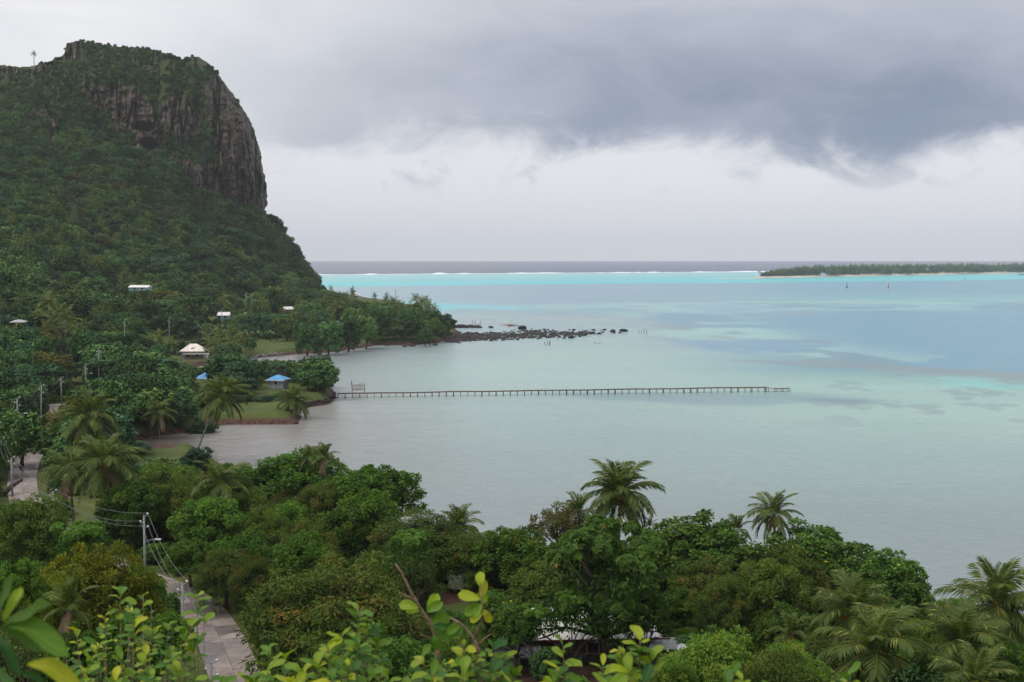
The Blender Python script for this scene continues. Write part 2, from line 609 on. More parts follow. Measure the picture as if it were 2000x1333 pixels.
def mat_bigleaf(name, g1, g2, y):
    """close-up leaf: pale midrib and side veins, blotches of yellow"""
    m, t, o = new_mat(name)
    uv = t.add('ShaderNodeTexCoord').outputs['UV']
    s = t.add('ShaderNodeSeparateXYZ')
    t.put(s.inputs[0], uv)
    r = t.add('ShaderNodeObjectInfo').outputs['Random']
    ax = t.math('ABSOLUTE', t.math('SUBTRACT', s.outputs[0], 0.5))
    mid = t.smooth(ax, 0.015, 0.055, 1.0, 0.0)
    veins = t.math('FRACT', t.math('MULTIPLY_ADD', s.outputs[1], 9.0, t.math('MULTIPLY', ax, -5.0)))
    vv = t.math('MULTIPLY', t.smooth(t.math('ABSOLUTE', t.math('SUBTRACT', veins, 0.5)), 0.0, 0.12, 1.0, 0.0), 0.35)
    n = t.noise(t.add('ShaderNodeTexCoord').outputs['Object'], 22.0, 4, 0.6)
    col = t.mix(r, g1, g2)
    col = t.mix(t.math('MULTIPLY', t.smooth(t.math('ADD', n, t.math('MULTIPLY', r, 0.28)), 0.62, 0.85), 0.8), col, y)
    col = t.mix(t.math('MAXIMUM', t.math('MULTIPLY', mid, 0.6), vv), col, t.mix(1.0, col, (1.5, 1.45, 1.35, 1), 'MULTIPLY'))
    b = t.add('ShaderNodeBsdfPrincipled')
    t.put(b.inputs['Base Color'], col)
    b.inputs['Roughness'].default_value = 0.45
    b.inputs['Specular IOR Level'].default_value = 0.2
    bn = t.add('ShaderNodeBump')
    bn.inputs['Strength'].default_value = 0.25
    bn.inputs['Distance'].default_value = 0.004
    t.put(bn.inputs['Height'], t.math('MULTIPLY', t.math('MAXIMUM', mid, vv), -1.0))
    t.l.new(bn.outputs[0], b.inputs['Normal'])
    tr = t.add('ShaderNodeBsdfTranslucent')
    t.put(tr.inputs['Color'], t.mix(1.0, col, (1.3, 1.4, 0.6, 1), 'MULTIPLY'))
    mx = t.add('ShaderNodeMixShader')
    mx.inputs[0].default_value = 0.3
    t.l.new(b.outputs[0], mx.inputs[1])
    t.l.new(tr.outputs[0], mx.inputs[2])
    t.l.new(mx.outputs[0], o.inputs[0])
    return m


M['leaf_green'] = mat_bigleaf('citrus_leaf_green', C(0.060, 0.150, 0.016), C(0.150, 0.260, 0.022), C(0.28, 0.31, 0.02))
M['leaf_yellow'] = mat_bigleaf('citrus_leaf_yellow', C(0.20, 0.300, 0.016), C(0.32, 0.350, 0.018), C(0.48, 0.42, 0.03))
M['leaf_deep'] = mat_bigleaf('citrus_leaf_deep', C(0.028, 0.095, 0.022), C(0.060, 0.140, 0.028), C(0.12, 0.17, 0.02))
M['twig'] = mat_simple('twig_bark', S(150, 122, 104), S(104, 84, 72), 30.0, 0.85, 0.2, 0.3)

# ------------------------------------------------------------------ the land
shore_px = [(2300, 1300), (2000, 1270), (1850, 1228), (1700, 1185), (1500, 1150), (1250, 1128), (1080, 1122), (900, 1110), (800, 1085),
            (700, 1035), (620, 990), (540, 955), (470, 930), (425, 910), (388, 897), (392, 884), (360, 881), (330, 884), (285, 878), (262, 862), (300, 852),
            (380, 843), (425, 830), (578, 829), (586, 815), (575, 800), (600, 797), (640, 790), (657, 779), (655, 766), (640, 756),
            (600, 738), (560, 722), (500, 712), (440, 717), (396, 724), (384, 717), (420, 707), (480, 701), (520, 697), (570, 693), (640, 689),
            (700, 681), (740, 674), (800, 675), (850, 670), (885, 663), (893, 648), (880, 636), (840, 612), (800, 600), (740, 589),
            (705, 585.5), (672, 582), (640, 580), (560, 578)]
shore = [tuple(G(x, y)[:2]) for x, y in shore_px]
LAND = shore + [(-300, 1420), (-1200, 1420), (-1200, -80), (160, -80), (100, 60)]

SLOPE = {  # pixel column: (depth, ground height)
    -600: [(0, 3), (180, 5), (300, 30), (450, 70), (600, 110), (900, 190), (1300, 190)],
    -100: [(0, 3), (220, 3), (330, 9), (450, 20), (600, 40), (700, 66), (780, 100), (900, 150), (1300, 150)],
    0: [(0, 3), (240, 3), (330, 6), (450, 14), (600, 33), (700, 60), (780, 92), (900, 130), (1300, 140)],
    200: [(0, 2.6), (300, 3), (400, 4.5), (500, 8), (600, 15), (700, 33), (780, 62), (850, 95), (1300, 110)],
    375: [(0, 2.2), (330, 2.2), (400, 1.3), (455, 1.3), (520, 3.4), (600, 8), (700, 20), (800, 45), (880, 75), (1300, 80)],
    520: [(0, 2.4), (550, 2.5), (650, 4), (750, 10), (850, 26), (930, 52), (1000, 60), (1300, 55)],
    590: [(0, 2.4), (600, 2.5), (750, 5), (850, 11), (930, 24), (1000, 30), (1300, 20)],
    640: [(0, 2.4), (700, 2.5), (850, 4), (930, 9), (1000, 12), (1150, 6), (1300, 3)],
    720: [(0, 2.4), (700, 2.5), (900, 3.5), (1100, 3), (1300, 2)],
    2400: [(0, 2.4), (1300, 2.4)],
}
_sk = sorted(SLOPE)
_dg = np.linspace(0, 1800, 361)
_tab = np.array([np.interp(_dg, [a for a, b in SLOPE[k]], [b for a, b in SLOPE[k]]) for k in _sk])


def base_h(px, d):
    px, d = np.broadcast_arrays(np.asarray(px, float), np.asarray(d, float))
    i = np.clip(np.searchsorted(_sk, px) - 1, 0, len(_sk) - 2)
    k = np.array(_sk, float)
    t = np.clip((px - k[i]) / (k[i + 1] - k[i]), 0, 1)
    t = t * t * (3 - 2 * t)
    j = np.clip(d / 5.0, 0, 359.0)
    j0 = j.astype(int)
    fj = j - j0
    a = _tab[i, j0] * (1 - fj) + _tab[i, j0 + 1] * fj
    b = _tab[i + 1, j0] * (1 - fj) + _tab[i + 1, j0 + 1] * fj
    return a * (1 - t) + b * t


ROAD_PX = [(500, 1420, 3.6), (455, 1310, 3.4), (425, 1240, 3.2), (385, 1185, 3.0), (330, 1152, 3.0), (245, 1118, 3.0), (140, 1068, 3.0), (66, 1005, 3.0), (44, 955, 3.0), (52, 905, 3.0), (80, 868, 3.0), (105, 845, 3.0), (118, 820, 3.2), (115, 790, 3.5)]
road_w = [G(a, b, c) for a, b, c in ROAD_PX]




def road_blend(X, Y, b):
    """level the ground to the road bed near the road"""
    best = np.full(X.shape, 1e9)
    zr = np.zeros(X.shape)
    for i in range(len(road_w) - 1):
        p, q = road_w[i], road_w[i + 1]
        ex, ey = q[0] - p[0], q[1] - p[1]
        t = np.clip(((X - p[0]) * ex + (Y - p[1]) * ey) / (ex * ex + ey * ey), 0, 1)
        dd = np.hypot(X - p[0] - t * ex, Y - p[1] - t * ey)
        m = dd < best
        best = np.where(m, dd, best)
        zr = np.where(m, p[2] + (q[2] - p[2]) * t, zr)
    w = 1 - sstep(best, 4.0, 9.0)
    return b * (1 - w) + zr * w


def ground_h(X, Y):
    X, Y = np.asarray(X, float), np.asarray(Y, float)
    Yc = np.maximum(Y, 1.0)
    px = np.clip(1000 + F * X / Yc, -600, 2400)
    d = Y
    r = np.hypot(X, Y)
    hill = np.where(Y < 0, 38.4, 38.4 - 0.44 * np.maximum(r - 1.0, 0))
    # the camera's hill runs on towards the left of the picture
    left = np.clip((-X - 12) / 30.0, 0, 1) * np.clip(1.2 - r / 110.0, 0, 1) * 5.0
    b = np.maximum(hill + left, base_h(px, d))
    b = b + (fbm(X / 14.0, Y / 14.0, seed=3) - 0.5) * np.clip(r / 40, 0.15, 1.0) * 0.9
    b = road_blend(X, Y, b)
    sd = poly_sd(X, Y, LAND)
    sdn = sd + (fbm(X / 5.0, Y / 5.0, seed=9) - 0.5) * 2.2
    up = np.minimum(b, 0.15 + np.maximum(sdn, 0) * 0.75)
    dn = np.maximum(-5.0, sdn * 0.16 - 0.05)
    return np.where(sdn > 0, up, dn)


def gz(X, Y):
    return float(ground_h(np.array([X]), np.array([Y]))[0])


def build_ground():
    azs = np.radians(np.concatenate([np.linspace(-80, -27, 40), np.linspace(-26.6, 26.6, 330), np.linspace(27, 80, 40)]))
    ds = np.concatenate([np.linspace(-25, 1.5, 8), np.geomspace(2, 60, 60), np.geomspace(61, 1700, 420)])
    A, D = np.meshgrid(azs, ds)
    X = np.where(D > 2, D * np.tan(np.clip(A, -1.2, 1.2)), (np.abs(D) * 0 + 26) * np.tan(np.clip(A, -1.2, 1.2)) * 0.5)
    X = np.where((D <= 61), np.tan(np.clip(A, -1.2, 1.2)) * np.maximum(D, 14.0), X)
    Y = D
    Z = ground_h(X, Y)
    nr, nc = X.shape
    idx = np.arange(nr * nc).reshape(nr, nc)
    q = np.stack([idx[:-1, :-1], idx[:-1, 1:], idx[1:, 1:], idx[1:, :-1]], -1).reshape(-1, 4)
    # bare soil: the yard, the paths, the verge
    px, py = proj(X, np.maximum(Y, 1), Z)
    bare = np.zeros(X.shape)
    for (cx, cyy, rx, ry) in [(1100, 1318, 95, 30), (1150, 1300, 120, 22), (860, 1165, 60, 18), (118, 665, 26, 24), (62, 800, 24, 10), (308, 868, 44, 9), (250, 866, 20, 8), (1600, 1265, 60, 25), (1950, 1300, 60, 30)]:
        bare = np.maximum(bare, 1 - sstep(np.hypot((px - cx) / rx, (py - cyy) / ry), 0.7, 1.15))
    bare = np.maximum(bare, 0.12)
    me = mesh_np('ground', np.stack([X, Y, Z], -1), quads=q, attrs={'bare': ('POINT', 'FLOAT', bare)}, smooth=True)
    tag(obj('ground', me, M['ground']), kind='structure')


build_ground()

# ------------------------------------------------------------------ the mountain
EDGE = [(60, 300), (79, 330), (95, 372), (112, 392), (125, 408), (140, 424), (165, 443), (190, 462), (220, 482), (250, 497), (280, 506), (310, 512), (350, 520),
        (380, 525), (400, 523), (418, 519), (424, 524), (432, 536), (450, 545), (466, 549), (475, 562), (490, 572), (510, 588), (530, 604), (560, 625)]
TOPY = [(-500, 190), (-300, 175), (-150, 150), (-50, 134), (0, 127), (30, 131), (60, 130), (95, 120), (118, 112), (126, 104), (130, 86), (150, 79), (175, 84), (200, 87), (250, 93), (290, 95),
        (330, 106), (355, 116), (368, 112), (385, 110), (395, 113), (700, 113)]
DT_Y = [560, 480, 400, 330, 290, 240, 200, 150, 110, 80]
DT = {
    -500: [480, 520, 580, 640, 680, 740, 790, 850, 900, 920],
    -100: [530, 590, 670, 730, 765, 805, 838, 880, 905, 920],
    0: [545, 610, 690, 750, 780, 815, 845, 885, 905, 920],
    120: [600, 665, 730, 780, 803, 828, 845, 868, 895, 915],
    200: [640, 700, 755, 795, 815, 838, 848, 865, 905, 925],
    300: [700, 750, 795, 822, 842, 848, 855, 878, 905, 920],
    400: [770, 810, 842, 852, 862, 868, 876, 890, 908, 925],
    500: [850, 868, 880, 884, 890, 898, 908, 920, 930, 940],
    640: [960, 960, 960, 965, 970, 975, 980, 985, 990, 995],
}
_dk = sorted(DT)
_dt = np.array([DT[k][::-1] for k in _dk], float)
_dy = np.array(DT_Y[::-1], float)


def d_front(px, y):
    k = np.array(_dk, float)
    i = np.clip(np.searchsorted(k, px) - 1, 0, len(k) - 2)
    t = np.clip((px - k[i]) / (k[i + 1] - k[i]), 0, 1)
    j = np.clip(np.searchsorted(_dy, y) - 1, 0, len(_dy) - 2)
    s = np.clip((y - _dy[j]) / (_dy[j + 1] - _dy[j]), 0, 1)
    a = _dt[i, j] * (1 - s) + _dt[i, j + 1] * s
    b = _dt[i + 1, j] * (1 - s) + _dt[i + 1, j + 1] * s
    return a * (1 - t) + b * t


ROCKS = [  # bare faces of the cliff, outlined on the cliff as (column, row) of the photograph
    [(160, 165), (200, 168), (248, 160), (292, 195), (312, 250), (312, 297), (272, 300), (240, 262), (205, 225), (180, 205)],
    [(305, 200), (345, 185), (385, 195), (392, 262), (360, 275), (322, 262)],
    [(398, 165), (430, 150), (470, 205), (500, 262), (508, 325), (470, 312), (430, 320), (418, 262), (400, 215)],
    [(352, 318), (420, 318), (520, 312), (530, 400), (515, 428), (470, 415), (425, 392), (372, 372)],
    [(520, 420), (550, 470), (536, 462), (516, 440)],
    [(122, 78), (170, 78), (160, 106), (128, 118)],
    [(0, 118), (62, 122), (110, 118), (100, 138), (0, 142)],
    [(60, 205), (110, 230), (150, 285), (100, 280), (40, 245)],
    [(380, 105), (402, 112), (398, 135), (378, 130)],
]


def rock_mask(px, y):
    wx = px + (fbm(px / 14.0, y / 30.0, seed=41) - 0.5) * 40
    wy = y + (fbm(px / 16.0, y / 16.0, seed=47) - 0.5) * 34
    m = np.full(np.shape(px), -99.0)
    for p in ROCKS:
        m = np.maximum(m, poly_sd(wx, wy, p))
    return m


def edge_at(y):
    y = np.maximum(np.asarray(y, float), 60)
    e = np.interp(y, [a for a, b in EDGE], [b for a, b in EDGE])
    return e + (fbm(y / 8.0, 0.5, seed=51) - 0.5) * 8 + (_h(np.floor(y / 17.0).astype(np.int64), 3, 0, 9) - 0.5) * 2 - 2


def mount_pt(px, y, wrap=0.0):
    """a point of the mountain's face by column and row; wrap>0 goes round the nose to the back"""
    ytop = np.interp(px, [a for a, b in TOPY], [b for a, b in TOPY])
    ye = np.maximum(y, ytop)
    edge = edge_at(ye)
    d = d_front(px, ye)
    u = np.clip((px - (edge - 110)) / 110.0, 0, 1)
    d = d + 40 * (1 - np.sqrt(np.maximum(1 - u ** 3.0, 0)))
    r = rock_mask(px, ye)
    cl = sstep(r, -8, 6)
    # buttresses, then columns and blocks of basalt, ledges and cracks
    wx = px + (fbm(px / 22.0, ye / 45.0, seed=5) - 0.5) * 18
    wy = ye + (fbm(px / 30.0, ye / 30.0, seed=6) - 0.5) * 26
    blk = lambda a, b, s: _h(np.floor(a).astype(np.int64), np.floor(b).astype(np.int64), 0, s) - 0.5
    d = d + (fbm(px / 42.0, ye / 130.0, seed=7) - 0.5) * 30
    col = blk(wx / 8.5, wy / 60.0, 3) * 8 + blk(wx / 3.7, wy / 26.0, 4) * 4.5 + blk(wx / 26.0, wy / 15.0, 5) * 5.0
    crack = sstep(0.05 - np.abs(fbm(px / 17.0, ye / 150.0, seed=15, octv=3) - 0.5), 0.0, 0.05) * 13
    d = d + (col + crack) * (0.25 + 0.75 * cl) + (fbm(px / 7.0, ye / 7.0, seed=8) - 0.5) * 7
    # two dark hollows
    for (cx, cyy, rx, ry, dep) in [(281, 247, 25, 10, 20), (291, 281, 18, 13, 24)]:
        q = np.hypot((px - cx - (ye - cyy) * 0.3) / rx, (ye - cyy) / ry)
        d = d + dep * (1 - sstep(q, 0.75, 1.1))
    rr = (F * 0 + (np.asarray(px) - 1000) / F), (666.5 - ye) / F
    dy, dz = CP + rr[1] * SP, -SP + rr[1] * CP
    t = d / dy
    X, Y, Z = rr[0] * t, d, CAMZ + dz * t
    over = np.maximum(ytop - y, 0)
    X = X * (Y + over * 2.4) / Y - over * 0.12
    Y = Y + over * 2.4
    Z = Z - over * 0.25 + (fbm(px / 10.0, over / 6.0, seed=12) - 0.5) * 3.0 * (over > 0)
    return X, Y, Z


def build_mountain():
    rows = np.concatenate([np.linspace(585, 430, 60), np.linspace(428.5, 80, 235), np.linspace(76, -40, 14)])
    T = np.concatenate([np.linspace(-0.95, 0.0, 60)[:-1], np.linspace(0.0, 1.0, 420)])
    TT, YY = np.meshgrid(T, rows)
    edge = edge_at(np.maximum(YY, 79))
    top_lim = np.interp(YY, [-40, 79, 113], [330, 330, 700])
    PXX = np.where(TT < 0, TT * 500, TT * np.minimum(edge, 640))
    X, Y, Z = mount_pt(PXX, YY)
    # back side strip of the nose
    bx, by, bz = [X], [Y], [Z]
    for k in range(1, 9):
        f = k / 8.0
        bx.append((X[:, -1] * (Y[:, -1] + 150 * f) / Y[:, -1] - 14 * f - 60 * f * f)[:, None])
        by.append((Y[:, -1] + 150 * f)[:, None])
        bz.append((Z[:, -1] - 4 * f)[:, None])
    X, Y, Z = np.concatenate(bx, 1), np.concatenate(by, 1), np.concatenate(bz, 1)
    nr, nc = X.shape
    Z[0] -= 12
    PXa = np.concatenate([PXX] + [PXX[:, -1:]] * 8, 1)
    YYa = np.concatenate([YY] + [YY[:, -1:]] * 8, 1)
    veg = 1 - sstep(rock_mask(PXa, np.maximum(YYa, 79)), -5, 7)
    veg = np.where(YYa < np.interp(PXa, [a for a, b in TOPY], [b for a, b in TOPY]) - 1, 0.75, veg)
    idx = np.arange(nr * nc).reshape(nr, nc)
    q = np.stack([idx[:-1, :-1], idx[:-1, 1:], idx[1:, 1:], idx[1:, :-1]], -1).reshape(-1, 4)
    me = mesh_np('mountain', np.stack([X, Y, Z], -1), quads=q, attrs={'veg': ('POINT', 'FLOAT', veg)}, smooth=False)
    o = tag(obj('mountain', me, M['rock']), kind='structure')
    return o


build_mountain()


# ------------------------------------------------------------------ the sea
def lin(r, g, b):
    return np.array(S(r, g, b)[:3])


def build_sea():
    # rows run from the horizon towards the viewer, columns by bearing
    py = np.concatenate([np.array([510.6, 511.2, 512.5]), np.arange(514, 640, 1.1), np.arange(640, 900, 2.2), np.arange(900, 1700, 12)])
    cols = np.concatenate([np.linspace(-2600, -60, 26), np.arange(-40, 2045, 5.0), np.linspace(2080, 4600, 26)])
    PXX, PYY = np.meshgrid(cols, py)
    rz = -SP + (666.5 - PYY) / F * CP
    ry = CP + (666.5 - PYY) / F * SP
    t = -CAMZ / rz
    X, Y = (PXX - 1000) / F * t, ry * t
    # colour of the water over its bed
    wob = (fbm(X / 110.0, Y / 170.0, seed=21, octv=5) - 0.5)
    fine = (fbm(X / 30.0, Y / 46.0, seed=23, octv=4) - 0.5)
    k = np.clip((PYY - 503) / 140.0, 0.05, 1.6)
    wy = PYY + (wob * 22 + fine * 8) * k * 1.5
    wx = PXX + wob * 160 + fine * 50

    def ramp(v, pts):
        xs = [p[0] for p in pts]
        return np.stack([np.interp(v, xs, [p[1][i] for p in pts]) for i in range(3)], -1)
    T = BED
    left = ramp(wy, T['left'])
    mid = ramp(wy, T['mid'])
    right = ramp(wy, T['right'])
    fa = sstep(wx, 550, 1100)[..., None]
    fb = sstep(wx, 1150, 1750)[..., None]
    c = left * (1 - fa) + mid * fa
    c = c * (1 - fb) + right * fb

    def lay(poly, col, soft, amt=1.0, wv=1.0):
        """a patch outlined by pixel columns/rows, soft in rows"""
        nonlocal c
        sx, sy = 0.09, 1.0
        sd = poly_sd((PXX + (wob * 150 + fine * 70) * wv) * sx, (PYY + (wob * 26 + fine * 12) * k * wv) * sy, [(a * sx, b * sy) for a, b in poly])
        f = (sstep(sd, -soft, soft) * amt)[..., None]
        c = c * (1 - f) + col * f
    for args in PATCHES:
        lay(*args)
    # streaks of coral and sand between the shallows and the channel
    zone = sstep(PXX, 1050, 1500) * sstep(PYY, 560, 600) * (1 - sstep(PYY, 760, 850)) + 0.35 * sstep(PXX, 700, 1100) * sstep(PYY, 575, 600) * (1 - sstep(PYY, 640, 680))
    edge = np.exp(-((PYY - np.interp(PXX, [1050, 1300, 1450, 1600, 1700, 1850, 2000, 2600], [620, 640, 655, 690, 708, 728, 738, 745])) / 26.0) ** 2) + 0.9 * np.exp(-((PYY - 597) / 9.0) ** 2)
    s1 = fbm(X / 34.0, Y / 60.0, seed=81, octv=5)
    s2 = fbm(X / 40.0, Y / 70.0, seed=87, octv=5)
    f = (sstep(s1, 0.53, 0.60) * np.clip(zone * edge, 0, 1) * 0.45)[..., None]
    c = c * (1 - f) + lin(122, 138, 138) * f
    f = (sstep(s2, 0.54, 0.62) * np.clip(zone * edge, 0, 1) * 0.8)[..., None]
    c = c * (1 - f) + lin(150, 190, 180) * f
    coral = (sstep(fbm(X / 9.0, Y / 15.0, seed=89, octv=4), 0.62, 0.70) * sstep(PXX, 1350, 1800) * sstep(PYY, 715, 745) * (1 - sstep(PYY, 800, 860)) * 0.5)[..., None]
    c = c * (1 - coral) + lin(112, 132, 132) * coral
    # ocean outside the reef and turquoise apron just inside it, both following the reef line
    reef = np.interp(PXX, [-3000, 0, 640, 1000, 1480, 2000, 5000], [548, 541, 537.2, 534.6, 531.4, 529, 520])
    nb = (fbm(X / 160.0, Y / 300.0, seed=31) - 0.5)
    apron_end = np.interp(PXX, [-3000, 0, 640, 1000, 1480, 2000, 5000], [570, 566, 561.5, 557, 552.5, 546, 536]) + nb * 3.0
    apron_w = apron_end - reef
    u = (PYY - reef) / apron_w
    f = (sstep(u, -0.02, 0.05) * (1 - sstep(u, 0.94, 1.04)))[..., None]
    ap = ramp(u, T['apron'])
    c = c * (1 - f) + ap * f
    f = sstep(-u, -0.02, 0.02)[..., None]
    oc = ramp(PYY + nb * 4, T['ocean'])
    c = c * (1 - f) + oc * f
    c = np.clip(c, 0, 1)
    nr, nc = X.shape
    idx = np.arange(nr * nc).reshape(nr, nc)
    q = np.stack([idx[1:, :-1], idx[1:, 1:], idx[:-1, 1:], idx[:-1, :-1]], -1).reshape(-1, 4)
    col4 = np.concatenate([c, np.ones(c.shape[:2] + (1,))], -1)
    me = mesh_np('sea', np.stack([X, Y, X * 0], -1), quads=q, attrs={'bed': ('POINT', 'FLOAT_COLOR', col4)}, smooth=True)
    tag(obj('sea', me, M['sea']), kind='structure')


BED = {
    'left': [(500, lin(128, 165, 170)), (590, lin(139, 170, 177)), (598, lin(124, 185, 185)), (606, lin(130, 183, 182)), (612, lin(148, 164, 163)), (660, lin(146, 154, 157)), (760, lin(145, 151, 146)), (830, lin(137, 136, 129)), (900, lin(132, 134, 128)), (1000, lin(131, 137, 133)), (1300, lin(127, 133, 129))],
    'mid': [(500, lin(119, 151, 163)), (585, lin(127, 158, 168)), (598, lin(130, 173, 176)), (608, lin(126, 162, 168)), (622, lin(144, 162, 162)), (640, lin(143, 163, 165)), (690, lin(154, 179, 167)), (740, lin(154, 181, 169)), (800, lin(149, 171, 163)), (900, lin(138, 154, 148)), (1000, lin(132, 143, 139)), (1300, lin(127, 135, 132))],
    'right': [(500, lin(97, 151, 169)), (570, lin(101, 153, 169)), (590, lin(111, 171, 171)), (600, lin(93, 155, 171)), (650, lin(88, 149, 172)), (720, lin(88, 146, 158)), (736, lin(125, 164, 156)), (760, lin(150, 184, 169)), (820, lin(151, 180, 166)), (900, lin(141, 163, 155)), (1000, lin(132, 145, 140)), (1300, lin(125, 133, 132))],
    'apron': [(-1, lin(150, 190, 192)), (0.1, lin(140, 196, 194)), (0.5, lin(96, 192, 190)), (0.85, lin(66, 194, 196)), (1.5, lin(66, 194, 196))],
    'ocean': [(500, lin(40, 42, 78)), (520, lin(32, 34, 72)), (540, lin(36, 40, 74)), (2000, lin(36, 40, 74))],
}
_blue, _green, _brown, _tq = lin(102, 150, 168), lin(146, 186, 174), lin(120, 138, 138), lin(116, 196, 186)
PATCHES = [
    ([(1240, 606), (1500, 600), (2100, 596), (2700, 596), (2700, 740), (2000, 734), (1800, 722), (1680, 700), (1560, 676), (1420, 650), (1290, 637)], _blue, 5.0, 0.9),
    ([(1290, 640), (1420, 646), (1560, 664), (1640, 676), (1500, 682), (1360, 668), (1260, 650)], _green, 5.0, 0.55),
    ([(1240, 640), (1400, 640), (1580, 660), (1660, 674), (1580, 668), (1440, 652)], _brown, 2.5, 0.55),
    ([(1300, 662), (1500, 660), (1640, 676), (1480, 690), (1340, 676)], lin(98, 142, 168), 3.5, 0.75),
    ([(1420, 704), (1560, 700), (1720, 712), (1860, 724), (2100, 734), (2000, 742), (1760, 728), (1560, 716)], _brown, 2.5, 0.75),
    ([(1780, 738), (2100, 742), (2200, 762), (1860, 756)], _tq, 5.0, 0.7),
    ([(1560, 590), (1720, 586), (2000, 590), (1900, 597), (1640, 599)], lin(132, 182, 182), 2.5, 0.7),
    ([(1180, 596), (1420, 590), (1560, 606), (1400, 614), (1240, 608)], lin(136, 172, 180), 3.0, 0.6),
    ([(1400, 614), (1560, 610), (1640, 616), (1480, 621)], lin(132, 150, 158), 2.0, 0.5),
    ([(640, 594), (860, 592), (1060, 602), (900, 607), (640, 606)], lin(104, 192, 200), 2.5, 0.85),
    ([(900, 578), (1200, 580), (1500, 586), (1200, 590), (900, 588)], lin(128, 154, 168), 3.0, 0.5),
    ([(1060, 778), (1260, 770), (1560, 772), (1760, 790), (1500, 796), (1200, 790)], lin(106, 138, 146), 5.0, 0.6),
    ([(1580, 784), (1700, 786), (1760, 796), (1640, 798)], lin(96, 120, 126), 3.0, 0.6),
    ([(640, 668), (900, 660), (960, 690), (700, 740), (600, 780), (640, 720)], lin(140, 146, 148), 14.0, 0.5),
    ([(380, 820), (620, 800), (680, 850), (600, 900), (360, 920)], lin(140, 132, 128), 18.0, 0.8),
    ([(460, 690), (700, 684), (720, 700), (600, 730), (460, 730)], lin(136, 132, 130), 8.0, 0.7),
    ([(250, 855), (400, 855), (400, 900), (250, 890)], lin(96, 84, 76), 6.0, 0.8),
]
build_sea()


# ------------------------------------------------------------------ reef surf
def build_surf():
    rnd = np.random.RandomState(5)
    v, q = [], []
    xs = np.arange(-300, 1700, 1.6)
    for i, px in enumerate(xs):
        y = np.interp(px, [-300, 0, 640, 1000, 1480, 2000], [542, 541, 537.0, 534.4, 531.2, 529])
        g = G(px, y)
        n = fbm(px / 22.0, 0.0, seed=61)
        big = fbm(px / 60.0, 3.0, seed=67)
        hgt = 0.5 + 4.2 * max(0, n - 0.38) * (0.5 + big) + 3.5 * max(0, big - 0.62)
        w = 16 + 30 * n
        for (dy, z) in ((-w, 0.02), (-w * 0.3, hgt * 0.7), (0, hgt), (w * 0.6, hgt * 0.4), (w * 1.2, 0.02)):
            v.append((g[0], g[1] + dy + rnd.randn() * 3, z))
    for i in range(len(xs) - 1):
        for k in range(4):
            q.append((i * 5 + k, (i + 1) * 5 + k, (i + 1) * 5 + k + 1, i * 5 + k + 1))
    me = mesh_np('reef_surf', v, quads=q, smooth=True)
    tag(obj('reef_surf', me, M['foam']), kind='structure')


build_surf()

# ------------------------------------------------------------------ the low islet on the reef
ISL_FRONT = [(1484, 543.5), (1500, 543), (1600, 541.3), (1800, 537.4), (2000, 533.6), (2300, 529.5), (2700, 526)]
M['sand'] = mat_simple('coral_sand', S(206, 188, 170), S(176, 160, 146), 0.05, 0.9, 0.1, 0.1)


def build_islet():
    fr = [G(x, y)[:2] for x, y in ISL_FRONT]
    pts = []
    n = 240
    px = np.linspace(1478, 2700, n)
    yy = np.interp(px, [a for a, b in ISL_FRONT], [b for a, b in ISL_FRONT])
    v, q = [], []
    for i in range(n):
        g = G(px[i], yy[i] + (fbm(px[i] / 20.0, 1.0, seed=71) - 0.5) * 0.9)
        dep = 60 + 330 * sstep(np.array(i / n), 0.0, 0.3) if i > 0 else 10
        for (f, z) in ((-0.0, -0.6), (0.05, 1.1), (0.14, 2.6), (0.6, 3.0), (1.0, -0.5)):
            v.append((g[0], g[1] - 8 + f * float(dep), z * (1 if i > 0 else 0.2)))
    for i in range(n - 1):
        for k in range(4):
            q.append((i * 5 + k, (i + 1) * 5 + k, (i + 1) * 5 + k + 1, i * 5 + k + 1))
    tag(obj('islet', mesh_np('islet', v, quads=q, smooth=True), M['sand']), kind='structure')
    # sand bar trailing off its end
    v, q = [], []
    for i in range(40):
        a = i / 39
        x = 1395 + a * 100
        g = G(x, 544.6 - a * 1.0)
        w = 26 * math.sin(math.pi * min(1, 0.1 + a * 0.9)) + 3
        for (f, z) in ((-1, -0.2), (0, 0.55), (1, -0.2)):
            v.append((g[0], g[1] + f * w, z))
    for i in range(39):
        for k in range(2):
            q.append((i * 3 + k, (i + 1) * 3 + k, (i + 1) * 3 + k + 1, i * 3 + k + 1))
    tag(obj('sand_bar', mesh_np('sand_bar', v, quads=q, smooth=True), M['sand']), kind='structure')


build_islet()

# ------------------------------------------------------------------ foliage builders
def nrmz(a):
    return a / (np.linalg.norm(a, axis=-1, keepdims=True) + 1e-9)


def leaves_mesh(name, pos, ax, nr, L, Wd, tint, young, fold=0.18, extra=None):
    """one folded leaf (two triangles) for every row of pos"""
    n = len(pos)
    ax = nrmz(ax)
    side = nrmz(np.cross(ax, nr))
    nr = np.cross(side, ax)
    L, Wd = L[:, None], Wd[:, None]
    b = pos
    t = pos + ax * L - nr * L * 0.10
    l = pos + ax * L * 0.52 + side * Wd * 0.5 + nr * Wd * fold
    r = pos + ax * L * 0.52 - side * Wd * 0.5 + nr * Wd * fold
    v = np.stack([b, r, t, l], 1).reshape(-1, 3)
    i = np.arange(n)[:, None] * 4
    tr = np.concatenate([i + np.array([[0, 1, 2]]), i + np.array([[0, 2, 3]])], 1).reshape(-1, 3)
    ti, yo = np.repeat(tint, 2), np.repeat(young, 2)
    return mesh_np(name, v, tris=tr, attrs={'tint': ('FACE', 'FLOAT', ti), 'young': ('FACE', 'FLOAT', yo)})


